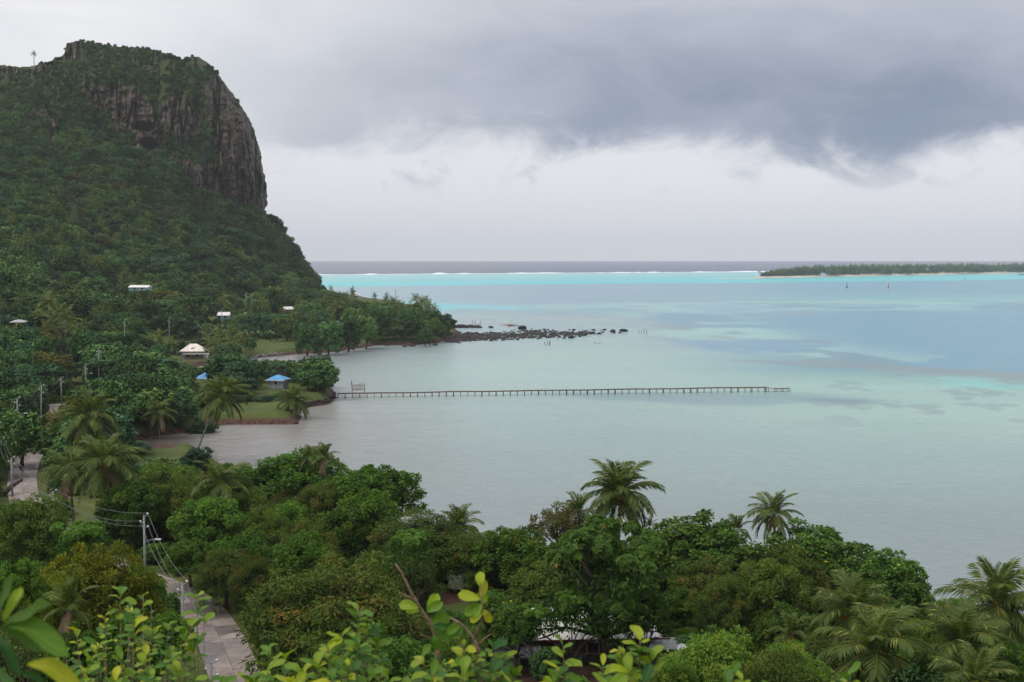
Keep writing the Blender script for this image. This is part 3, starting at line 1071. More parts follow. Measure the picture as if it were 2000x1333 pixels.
def crown_mesh(name, seed, R=5.0, up=4.0, dn=3.0, zc=6.0, nclump=80, npc=150, leaf=0.32, lw=0.5, cr=0.2, droop=0.3, inner=0.15,
               young=0.0, young_each=0.0, rosette=0, rough=0.25, flat=0.0, skirt=-0.55):
    r = np.random.RandomState(seed)
    k = np.arange(nclump) + 0.5
    z = 1 - 2 * k / nclump
    z = z * (1 - skirt) / 2 + (1 + skirt) / 2        # from skirt to 1
    ph = k * 2.39996 + r.rand(nclump) * 0.9
    rho = np.sqrt(np.maximum(1 - z * z, 0))
    dirs = np.stack([rho * np.cos(ph), rho * np.sin(ph), z], -1)
    dirs = nrmz(dirs + r.randn(nclump, 3) * 0.13)
    lob = fbm(dirs[:, 0] * 1.7 + seed, dirs[:, 1] * 1.7, dirs[:, 2] * 1.7, seed=seed, octv=3)
    rad = 0.82 + (lob - 0.5) * 2 * rough * 1.6 + r.randn(nclump) * 0.06 - 0.22 * (r.rand(nclump) < 0.28)
    sc = np.stack([np.full(nclump, R), np.full(nclump, R), np.where(dirs[:, 2] > 0, up, dn)], -1)
    cen = dirs * sc * rad[:, None]
    if flat:
        cen[:, 2] = np.sign(cen[:, 2]) * np.abs(cen[:, 2]) ** (1 - flat) * (up if True else 1) ** flat
    cr_ = cr * R * (0.65 + 0.7 * r.rand(nclump))
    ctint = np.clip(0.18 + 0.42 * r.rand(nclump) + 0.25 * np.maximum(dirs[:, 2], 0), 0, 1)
    cy_ = np.where(r.rand(nclump) < young, 0.35 + 0.65 * r.rand(nclump), 0.0) * np.clip(dirs[:, 2] * 1.2 + 0.35, 0, 1)
    ci = np.repeat(np.arange(nclump), npc)
    n = len(ci)
    v = nrmz(r.randn(n, 3) + dirs[ci] * 0.75 + np.array([0, 0, 0.25]))
    pos = cen[ci] + v * cr_[ci][:, None] * (0.55 + 0.5 * r.rand(n, 1)) * np.array([1.1, 1.1, 0.85])
    if rosette:
        m = n // rosette
        base = pos[:m]
        out = nrmz(v[:m] + np.array([0, 0, 0.5]))
        a = nrmz(np.cross(out, r.randn(m, 3)))
        b = np.cross(out, a)
        th = (np.arange(rosette) * 2 * math.pi / rosette)[None, :] + r.rand(m, 1) * 6
        rd = a[:, None] * np.cos(th)[..., None] + b[:, None] * np.sin(th)[..., None]
        ax = (rd + out[:, None] * (0.25 + 0.3 * r.rand(m, 1, 1))).reshape(-1, 3)
        nr = (np.repeat(out, rosette, 0) * 1.0 - rd.reshape(-1, 3) * 0.3)
        pos = np.repeat(base, rosette, 0)
        ci = np.repeat(ci[:m], rosette)
        n = len(ci)
        rt = np.repeat(r.rand(m), rosette)
    else:
        ax = v * 0.55 + r.randn(n, 3) * 0.55 + np.array([0, 0, -droop])
        nr = v + np.array([0, 0, 0.7]) + r.randn(n, 3) * 0.35
        rt = r.rand(n)
    L = leaf * (0.7 + 0.6 * r.rand(n))
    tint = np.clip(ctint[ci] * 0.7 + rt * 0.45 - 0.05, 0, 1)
    yo = cy_[ci] * (r.rand(n) < 0.6) * (0.4 + 0.6 * r.rand(n))
    if young_each:
        yo = np.maximum(yo, (r.rand(n) < young_each) * (0.7 + 0.3 * r.rand(n)))
    if inner:
        ni = int(n * inner)
        dv = nrmz(r.randn(ni, 3))
        dv[:, 2] = np.where(dv[:, 2] < skirt, -dv[:, 2], dv[:, 2])
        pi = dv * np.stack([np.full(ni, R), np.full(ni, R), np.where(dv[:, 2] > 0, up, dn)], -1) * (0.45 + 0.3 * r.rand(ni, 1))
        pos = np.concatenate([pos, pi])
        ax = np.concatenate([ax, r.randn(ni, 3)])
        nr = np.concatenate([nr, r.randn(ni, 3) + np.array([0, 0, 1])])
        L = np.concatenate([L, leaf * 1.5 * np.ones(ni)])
        tint = np.concatenate([tint, 0.3 * r.rand(ni)])  # inner leaves tinted dark: the crown's inner shade put into their colour
        yo = np.concatenate([yo, np.zeros(ni)])
    kx = R / (np.percentile(np.hypot(pos[:, 0], pos[:, 1]), 98.5) + leaf * 0.3)
    kz = (10.0 - zc) / (np.percentile(pos[:, 2], 99.7) + leaf * 0.2)
    kk = np.array([kx, kx, kz])
    pos, cen = pos * kk, cen * kk
    pos = pos + np.array([0, 0, zc])
    pos[:, 2] = np.maximum(pos[:, 2], 0.15)
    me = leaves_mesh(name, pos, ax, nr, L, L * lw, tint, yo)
    return me, cen + np.array([0, 0, zc])


def trunk_mesh(name, seed, cen, zc=6.0, fork=2.6, r0=0.34, nl=9):
    r = np.random.RandomState(seed + 100)
    mb = MB()
    top = np.array([r.randn() * 0.2, r.randn() * 0.2, fork])
    mb.tube([(0, 0, -0.6), (0.05, 0, 0.5), top * 0.6 + np.array([0.1, 0, 0]), top], [r0 * 1.35, r0 * 1.05, r0 * 0.9, r0 * 0.8], 8)
    for i in r.choice(len(cen), min(nl, len(cen)), replace=False):
        c = cen[i]
        m = top * 0.5 + c * 0.5 + np.array([r.randn() * 0.3, r.randn() * 0.3, 0.4])
        mb.tube([top * 0.96, top * 0.75 + m * 0.25 + r.randn(3) * 0.12, m, c * 0.9 + m * 0.1], [r0 * 0.62, r0 * 0.45, r0 * 0.3, r0 * 0.1], 5)
        e = c + r.randn(3) * 0.7
        mb.tube([m, m * 0.4 + e * 0.6 + r.randn(3) * 0.15, e], [r0 * 0.24, r0 * 0.16, r0 * 0.06], 4)
    return mb.mesh(name, True)


KIND = {}


def kind(key, mat, seed, fork=2.6, nl=9, r0=0.34, **kw):
    zc = kw.get('zc', 6.0)
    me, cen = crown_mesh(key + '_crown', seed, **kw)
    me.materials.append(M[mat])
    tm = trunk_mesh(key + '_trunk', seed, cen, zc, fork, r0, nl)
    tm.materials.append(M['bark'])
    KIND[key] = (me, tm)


# nominal tree: ten metres tall, ten metres wide
for s in range(3):
    kind('mango%d' % s, 'mango', 10 + s, nclump=120, npc=120, leaf=0.34, lw=0.30, cr=0.155, droop=0.55, young=0.25 if s else 0.4, rough=0.24, dn=4.6, skirt=-0.75, zc=5.4, up=4.4)
for s in range(3):
    kind('bread%d' % s, 'bread', 20 + s, nclump=90, npc=120, leaf=0.38, lw=0.58, cr=0.155, droop=0.2, young=0.12, rough=0.3, inner=0.2, dn=4.0, zc=5.8)
for s in range(3):
    kind('hib%d' % s, 'hib', 30 + s, nclump=120, npc=115, leaf=0.30, lw=0.8, cr=0.135, droop=0.1, young_each=0.006, rough=0.26, dn=4.4, skirt=-0.7, zc=5.5, up=4.5)
kind('almond0', 'almond', 40, nclump=170, npc=90, leaf=0.40, lw=0.46, cr=0.125, rosette=7, young_each=0.006, inner=0.10, rough=0.26, dn=2.4, skirt=-0.75, zc=4.0, up=6.0, nl=16)
kind('almond1', 'almond', 41, nclump=80, npc=110, leaf=0.50, lw=0.42, cr=0.16, rosette=8, young_each=0.004, inner=0.1, rough=0.3, dn=4.0)
for s in range(2):
    kind('shrub%d' % s, 'shrub', 50 + s, nclump=110, npc=120, leaf=0.30, lw=0.45, cr=0.17, droop=-0.1, young=0.2, rough=0.3, dn=4.6, skirt=-0.6, zc=5.0, up=4.8, fork=1.5, inner=0.12, nl=14)
kind('gold0', 'gold', 60, nclump=130, npc=110, leaf=0.30, lw=0.5, cr=0.12, droop=-0.2, young=0.3, rough=0.32, dn=4.4, zc=5.4, up=4.4)
kind('open0', 'brown', 70, nclump=46, npc=150, leaf=0.32, lw=0.5, cr=0.18, young=0.3, rough=0.35, inner=0.0, dn=1.6, zc=7.0, up=3.0, fork=3.4, nl=20)
kind('dark0', 'mango', 75, nclump=110, npc=120, leaf=0.34, lw=0.45, cr=0.15, young=0.0, rough=0.3, dn=4.4, skirt=-0.7, zc=5.6, up=4.4)
# coarser trees for the middle distance
for s in range(4):
    kind('far%d' % s, ['far', 'farlight', 'farblue', 'far'][s], 80 + s, nclump=70, npc=44, leaf=0.68, lw=0.62, cr=0.18, young=0.12 if s % 2 else 0.0, rough=0.3 + 0.05 * s, dn=4.4, skirt=-0.65, zc=5.4, up=4.5, inner=0.15, nl=6)
kind('umbrella0', 'far', 90, nclump=60, npc=44, leaf=0.7, lw=0.55, cr=0.2, young=0.2, rough=0.25, dn=0.9, zc=7.6, up=2.4, skirt=-0.35, fork=4.2, nl=12)
kind('round0', 'far', 91, nclump=70, npc=50, leaf=0.6, lw=0.6, cr=0.15, rough=0.12, dn=4.6, skirt=-0.8, zc=5.2, up=4.6, inner=0.2, nl=5)
kind('bare0', 'dry', 95, nclump=26, npc=16, leaf=0.45, lw=0.3, cr=0.2, rough=0.3, inner=0, fork=2.2, nl=26, r0=0.25)
kind('bronze0', 'brown', 96, nclump=70, npc=44, leaf=0.7, lw=0.6, cr=0.2, rough=0.25, dn=4.4, skirt=-0.7, zc=5.4, up=4.5, nl=6)


# ------------------------------------------------------------------ palms
def frond_geo(seed, a0, a1, n=34, lw=0.024, droop=0.7, ll=0.27):
    r = np.random.RandomState(seed)
    s = np.linspace(0, 1, 15)
    ang = a0 + (a1 - a0) * s ** 1.25
    pts = np.zeros((15, 3))
    for i in range(1, 15):
        pts[i] = pts[i - 1] + np.array([math.cos(ang[i - 1]), 0, math.sin(ang[i - 1])]) / 14.0
    pts[:, 1] += 0.05 * r.randn() * s ** 2
    ss = np.linspace(0.13, 1.0, n)
    pos, ax, nr, L = [], [], [], []
    for sg in (-1, 1):
        for q in ss:
            p = np.array([np.interp(q, s, pts[:, k]) for k in range(3)])
            a = np.interp(q, s, ang)
            tg = np.array([math.cos(a), 0, math.sin(a)])
            up = np.array([-math.sin(a), 0, math.cos(a)])
            w = tg * (0.45 + 0.5 * q) + np.array([0, sg, 0]) * 0.85 + up * 0.18 + np.array([0, 0, -droop * (0.6 + 0.6 * r.rand())]) + r.randn(3) * 0.07
            pos.append(p)
            ax.append(w)
            nr.append(up + np.array([0, 0.3 * sg, 0.2]))
            L.append(ll * (0.35 + 0.65 * math.sin(math.pi * min(1, 0.12 + q * 0.80)) ** 0.7) * (0.85 + 0.3 * r.rand()))
    return pts, np.array(pos), np.array(ax), np.array(nr), np.array(L), lw, r


def rachis(mb, pts, r0):
    mb.tube(pts, [r0 * (1 - 0.85 * i / (len(pts) - 1)) for i in range(len(pts))], 3, False)


def merge_frond(list_geo, name, r0=0.010):
    """fronds given as (geo, azimuth, scale, tint shift) in one mesh"""
    V, T, TI, YO = [], [], [], []
    base = 0
    for (pts, pos, ax, nr, L, lw, r), azm, sc, dt in list_geo:
        ca, sa = math.cos(azm), math.sin(azm)
        Rm = np.array([[ca, -sa, 0], [sa, ca, 0], [0, 0, 1]])
        n = len(pos)
        ax_ = nrmz(ax)
        side = nrmz(np.cross(ax_, nr))
        nr_ = np.cross(side, ax_)
        Lc = L[:, None]
        b = pos
        t = pos + ax_ * Lc + np.array([0, 0, -0.10]) * Lc
        l = pos + ax_ * Lc * 0.4 + side * lw * 0.5
        rr = pos + ax_ * Lc * 0.4 - side * lw * 0.5
        v = np.stack([b, rr, t, l], 1).reshape(-1, 3)
        i = np.arange(n)[:, None] * 4 + base
        V.append(v @ Rm.T * sc)
        T.append(np.concatenate([i + np.array([[0, 1, 2]]), i + np.array([[0, 2, 3]])], 1).reshape(-1, 3))
        tt = np.clip(0.25 + dt + 0.5 * r.rand(n), 0, 1)
        TI.append(np.repeat(tt, 2))
        YO.append(np.repeat((r.rand(n) < 0.06) * 0.6, 2))
        base += n * 4
        mb = MB()
        rachis(mb, pts, r0)
        vv = np.array(mb.v) @ Rm.T * sc
        tr = []
        for f in mb.f:
            tr += [(f[0], f[1], f[2]), (f[0], f[2], f[3])]
        V.append(vv)
        T.append(np.array(tr) + base)
        TI.append(np.full(len(tr), 0.8))
        YO.append(np.full(len(tr), 0.85))
        base += len(vv)
    me = mesh_np(name, np.concatenate(V), tris=np.concatenate(T), attrs={'tint': ('FACE', 'FLOAT', np.concatenate(TI)), 'young': ('FACE', 'FLOAT', np.concatenate(YO))})
    me.materials.append(M['frond'])
    return me


R_ = math.radians
FTYPES = [(82, 40), (66, 5), (50, -25), (34, -45), (16, -62), (-4, -75), (-28, -84)]
FRONDS = {}
for k, (a, b) in enumerate(FTYPES):
    for s in range(2):
        FRONDS[(k, s)] = merge_frond([(frond_geo(200 + k * 3 + s, R_(a + 5 * s), R_(b - 8 * s), 46, 0.027, 0.35 + 0.07 * k, 0.29), 0, 1.0, 0.15 - 0.03 * k)], 'frond_%d_%d' % (k, s), 0.009)


for s in range(2):
    _m = FRONDS[(6, s)].copy()
    _m.materials.clear()
    _m.materials.append(M['dead'])
    FRONDS[(7, s)] = _m


def palm_crown(seed, nf=18, n=16, lw=0.05):
    r = np.random.RandomState(seed)
    lst = []
    for i in range(nf):
        f = i / (nf - 1)
        a = 80 - 105 * f + r.randn() * 6
        b = 35 - 115 * f ** 0.7 + r.randn() * 6
        lst.append((frond_geo(seed * 31 + i, R_(a), R_(max(b, -86)), n, lw, 0.5), i * 2.39996 + r.randn() * 0.15, 3.9 * (0.85 + 0.3 * r.rand()), 0.1 - 0.2 * f))
    return lst


def palm_trunk(path, r0, r1, rings=True):
    mb = MB()
    n = len(path)
    rad = []
    for i in range(n):
        f = i / (n - 1)
        rad.append((r0 * (1 - f) + r1 * f) * (1.35 if i == 0 else 1.0) * (1 + (0.06 if (rings and i % 2) else 0.0)))
    mb.tube(path, rad, 7)
    return mb.mesh('palm_trunk', True)


PALM = []
for s in range(4):
    cm = merge_frond(palm_crown(300 + s, 17 + s, 15, 0.055), 'palm_crown', 0.014)
    lean = [(0.6, 0.2), (-1.0, 0.5), (1.6, -0.6), (0.1, 0.1)][s]
    path = [(lean[0] * f ** 1.6, lean[1] * f ** 1.6, 10.0 * f - 0.5 * (f == 0)) for f in np.linspace(0, 1, 8)]
    tm = palm_trunk(path, 0.20, 0.12)
    tm.materials.append(M['palmbark'])
    PALM.append((cm, tm, (lean[0], lean[1], 10.0)))


rng = random.Random(7)


KNAME = {'mango': 'mango_tree', 'bread': 'breadfruit_tree', 'hib': 'hibiscus_tree', 'almond': 'almond_tree', 'shrub': 'leafy_shrub', 'gold': 'golden_tree', 'open': 'open_crowned_tree', 'dark': 'mango_tree',
         'far': 'broadleaf_tree', 'umbrella': 'flat_topped_tree', 'round': 'round_tree', 'bare': 'bare_tree', 'bronze': 'bronze_tree'}


def broadleaf(key, X, Y, w, h, label, group=None, name=None, zg=None, cat='tree', rot=None):
    zg = gz(X, Y) if zg is None else zg
    name = name or KNAME[key.rstrip('0123456789')]
    if 'shrub' in name or ' bush' in label:
        cat = 'shrub' if 'shrub' in name else 'bush'
    e = empty(name, (X, Y, zg - 0.05), rng.uniform(0, 6.28) if rot is None else rot)
    tag(e, label, cat, group)
    cm, tm = KIND[key]
    t = link(bpy.data.objects.new('trunk', tm), e)
    c = link(bpy.data.objects.new('crown', cm), e)
    ch = min(h, w * 1.12)                      # a tall tree keeps its crown on top of a longer trunk
    c.scale = (w / 10.0, w / 10.0, ch / 10.0)
    c.location = (0, 0, h - ch)
    t.scale = (w / 10.0, w / 10.0, h / 10.0)
    return e


def tree_px(key, px, ytop, wpx, d, label, group=None, name=None, zg=None, cat='tree', rot=None):
    top = P(px, ytop, d)
    X = top[0]
    g = gz(X, d) if zg is None else zg
    h = max(top[2] - g, 1.5)
    return broadleaf(key, X, d, wpx * d / F * 0.95, h * 0.97, label, group, name, g, cat, rot)


def mid_palm(px, py, wpx, d, label, group=None, var=None, zg=None, fat=1.0):
    """small palm: trunk and crown; px,py is the heart of the crown"""
    c = P(px, py, d)
    g = gz(c[0], d) if zg is None else zg
    h = max(c[2] - g, 2.0)
    cm, tm, tip = PALM[rng.randrange(4) if var is None else var]
    s = wpx * d / F / 7.4
    rz = rng.uniform(0, 6.28)
    ca, sa = math.cos(rz), math.sin(rz)
    tx, ty = (tip[0] * ca - tip[1] * sa) * s, (tip[0] * sa + tip[1] * ca) * s
    e = empty('coconut_palm', (c[0] - tx, d - ty, g), rz)
    tag(e, label, 'palm', group)
    t = link(bpy.data.objects.new('trunk', tm), e)
    t.scale = (s * fat, s * fat, h / 10.0)
    tip = (tip[0] * fat, tip[1] * fat, tip[2])
    k = link(bpy.data.objects.new('crown', cm), e)
    k.location = (tip[0] * s, tip[1] * s, h - 0.05)
    k.scale = (s, s, s)
    return e


_nb = MB()
_nb.ball((0, 0, 0), 0.15, 7, 5)
NUT = _nb.mesh('coconut', True)
NUT.materials.append(M['fruit'])


def near_palm(px, py, wpx, d, label, base=None, nf=22, nuts=None, wind=0.0, skip_trunk=False, group=None, up=0.0):
    """palm with each frond built: px,py the heart of the crown, base the foot (column, depth)"""
    c = P(px, py, d)
    bx, bd = (c[0], d) if base is None else (PX(base[0], base[1], 2.5), base[1])
    g = gz(bx, bd)
    e = empty('coconut_palm', (bx, bd, g))
    tag(e, label, 'palm', group)
    tip = np.array([c[0] - bx, d - bd, c[2] - g])
    n = 16
    path = []
    for i in range(n):
        f = i / (n - 1)
        h = f ** 1.35 if base is not None else f
        path.append(np.array([tip[0] * h, tip[1] * h, tip[2] * f - (0.4 if i == 0 else 0)]) + np.array([0.18 * math.sin(f * 4 + px), 0.1 * math.sin(f * 3), 0]) * math.sin(f * math.pi))
    tm = palm_trunk(path, 0.19, 0.12)
    obj('trunk', tm, M['palmbark'], e)
    Lf = wpx * d / F / 2 * 1.22
    rr = random.Random(int(px * 7 + py))
    for i in range(nf):
        f = i / (nf - 1)
        k = min(6, int(f ** (1.0 + up) * 6.99))
        if i >= nf - 2 and rr.random() < 0.8:
            k = 7
        o = link(bpy.data.objects.new('frond', FRONDS[(k, rr.randrange(2))]), e)
        if k == 7:
            o['label'] = 'withered brown frond hanging down the trunk'
        o.location = (tip[0], tip[1], tip[2] + 0.1 * (1 - f))
        azm = i * 2.39996 + rr.gauss(0, 0.16)
        if wind:
            azm += wind * math.sin(azm) * -0.45
        o.rotation_euler = (rr.gauss(0, 0.12), rr.gauss(0, 0.10), azm)
        s = Lf * rr.uniform(0.85, 1.1) * (0.82 if k == 0 else 1.0)
        o.scale = (s, s * rr.uniform(0.85, 1.15), s)
    for i in range(nuts or 0):
        a = rr.uniform(0, 6.28)
        q = rr.uniform(0.55, 0.95)
        a = -1.57 + rr.gauss(0, 0.9)
        o = link(bpy.data.objects.new('coconut', NUT), e)
        o.location = (tip[0] + q * math.cos(a), tip[1] + q * math.sin(a), tip[2] - rr.uniform(0.05, 1.0))
        s = rr.uniform(1.0, 1.35)
        o.scale = (s, s, s * 1.2)
    return e


# ------------------------------------------------------------------ scattering of uncountable growth
def scatter(name, label, cat, pts, protos):
    """pts: rows of x y z rz sx sz index; protos: list of unlinked objects"""
    pts = np.asarray(pts, float)
    coll = bpy.data.collections.new(name + '_kinds')
    for i, (me, mats) in enumerate(protos):
        o = bpy.data.objects.new('%s_kind_%02d' % (name, i), me)
        coll.objects.link(o)
    me = bpy.data.meshes.new(name)
    me.vertices.add(len(pts))
    me.vertices.foreach_set('co', pts[:, :3].astype(np.float32).ravel())
    a = me.attributes.new('rot', 'FLOAT_VECTOR', 'POINT')
    rot = np.zeros((len(pts), 3), np.float32)
    rot[:, 2] = pts[:, 3]
    a.data.foreach_set('vector', rot.ravel())
    a = me.attributes.new('scl', 'FLOAT_VECTOR', 'POINT')
    a.data.foreach_set('vector', pts[:, [4, 4, 5]].astype(np.float32).ravel())
    a = me.attributes.new('pid', 'INT', 'POINT')
    a.data.foreach_set('value', pts[:, 6].astype(np.int32))
    o = obj(name, me)
    tag(o, label, cat, kind='stuff')
    ng = bpy.data.node_groups.new(name, 'GeometryNodeTree')
    ng.interface.new_socket('Geometry', in_out='INPUT', socket_type='NodeSocketGeometry')
    ng.interface.new_socket('Geometry', in_out='OUTPUT', socket_type='NodeSocketGeometry')
    nd, lk = ng.nodes, ng.links
    gi, go = nd.new('NodeGroupInput'), nd.new('NodeGroupOutput')
    ci = nd.new('GeometryNodeCollectionInfo')
    ci.inputs[0].default_value = coll
    ci.inputs['Separate Children'].default_value = True
    ci.inputs['Reset Children'].default_value = True
    iop = nd.new('GeometryNodeInstanceOnPoints')
    iop.inputs['Pick Instance'].default_value = True

    def named(nm, typ):
        q = nd.new('GeometryNodeInputNamedAttribute')
        q.data_type = typ
        q.inputs[0].default_value = nm
        return q.outputs[0]
    lk.new(gi.outputs[0], iop.inputs['Points'])
    lk.new(ci.outputs[0], iop.inputs['Instance'])
    lk.new(named('pid', 'INT'), iop.inputs['Instance Index'])
    e2r = nd.new('FunctionNodeEulerToRotation')
    lk.new(named('rot', 'FLOAT_VECTOR'), e2r.inputs[0])
    lk.new(e2r.outputs[0], iop.inputs['Rotation'])
    lk.new(named('scl', 'FLOAT_VECTOR'), iop.inputs['Scale'])
    lk.new(iop.outputs[0], go.inputs[0])
    md = o.modifiers.new('scatter', 'NODES')
    md.node_group = ng
    return o


def palm_whole(i):
    """palm as one mesh, for far groves"""
    cm, tm, tip = PALM[i]
    nv, nf = len(tm.vertices), len(tm.polygons)
    v1 = np.zeros(nv * 3, np.float32)
    tm.vertices.foreach_get('co', v1)
    v2 = np.zeros(len(cm.vertices) * 3, np.float32)
    cm.vertices.foreach_get('co', v2)
    v2 = v2.reshape(-1, 3) + np.array(tip)
    tri2 = np.zeros(len(cm.polygons) * 3, np.int32)
    cm.loops.foreach_get('vertex_index', tri2)
    tri2 = tri2.reshape(-1, 3)
    tr1 = []
    for p in tm.polygons:
        vs = list(p.vertices)
        for k in range(1, len(vs) - 1):
            tr1.append((vs[0], vs[k], vs[k + 1]))
    t_c = np.zeros(len(cm.polygons), np.float32)
    cm.attributes['tint'].data.foreach_get('value', t_c)
    y_c = np.zeros(len(cm.polygons), np.float32)
    cm.attributes['young'].data.foreach_get('value', y_c)
    me = mesh_np('palm_whole', np.concatenate([v1.reshape(-1, 3), v2]), tris=np.concatenate([np.array(tr1), tri2 + nv]),
                 attrs={'tint': ('FACE', 'FLOAT', np.concatenate([np.full(len(tr1), 0.9), t_c])), 'young': ('FACE', 'FLOAT', np.concatenate([np.full(len(tr1), 0.15), y_c * 0.35]))})
    me.materials.append(M['frond'])
    return me


PALMW = [palm_whole(i) for i in range(4)]
LOOK = {'mango': 'olive mango tree', 'bread': 'bright breadfruit tree', 'hib': 'yellow-flowered hibiscus tree', 'dark': 'dense dark mango tree',
        'far0': 'green leafy tree', 'far1': 'light green leafy tree', 'far2': 'bluish-green leafy tree', 'far3': 'ragged green leafy tree', 'umbrella': 'flat-topped tree', 'round': 'round-crowned tree', 'bronze': 'bronze-brown leafy tree', 'almond': 'large-leaved almond tree', 'shrub': 'light green shrub'}
MARKS = [(PX(a, d, 4), d, n) for a, d, n in [
    (430, 112, 'beside the wet stretch of road'), (281, 130, 'around the tall street lamp pole'), (200, 84, 'beside the golden tree'), (60, 112, 'around the big dark roadside tree'), (50, 205, 'along the winding upper road'), (650, 98, 'around the huge mango'),
    (580, 165, 'at the lagoon edge by the tall breadfruit tree'), (840, 133, 'near the reddish domed mango'), (903, 132, 'around the parked van'), (1150, 110, 'around the white-roofed family house'), (1400, 75, 'beside the pale feathery shrub'), (1370, 124, 'near the flowering hibiscus behind the house'),
    (1590, 120, 'near the dark shore hibiscus'), (1750, 90, 'among the cluster of tall palms'), (1945, 93, 'beside the windblown palm'), (330, 262, 'by the mud flat'), (430, 225, 'near the leaning palm'), (180, 190, 'near the big spreading palm'),
    (33, 231, 'around the road-bend lamp post'), (77, 252, 'around the leaning power pole'), (190, 335, 'around the tall pole by the olive tree'), (120, 360, 'beside the dirt track'), (20, 345, 'near the mossy old palm'), (375, 448, 'around the white bungalow'), (470, 345, 'around the blue-roofed houses'),
    (440, 535, 'around the banana patch'), (433, 590, 'behind the teal-walled house'), (530, 520, 'on the lawn above the revetment'), (300, 600, 'around the dark red-brown hillside tree'), (271, 605, 'around the high forest house'), (600, 560, 'at the near shore of the wooded point'), (561, 690, 'around the red-edged roof'),
    (661, 640, 'around the boxy white house'), (700, 760, 'in the middle of the wooded point'), (30, 460, 'around the leafless grey tree'), (90, 430, 'below the hillside palms'), (240, 432, 'around the lone pole above the olive tree'), (330, 480, 'along the upper lawn'), (60, 560, 'on the slope above the leafless tree'), (180, 520, 'on the slope between the dirt track and the high house')]]


def place_label(key, X, Y, w, h):
    n = min(MARKS, key=lambda m: (m[0] - X) ** 2 + (m[1] - Y) ** 2)[2]
    size = 'low' if h < 5.5 else ('tall' if h > 8.5 else 'middling')
    form = 'broad' if w > 1.2 * h else 'upright'
    lab = '%s %s %s %s' % (size, form, LOOK.get(key) or LOOK[key.rstrip('0123456789')], n)
    return lab, lab


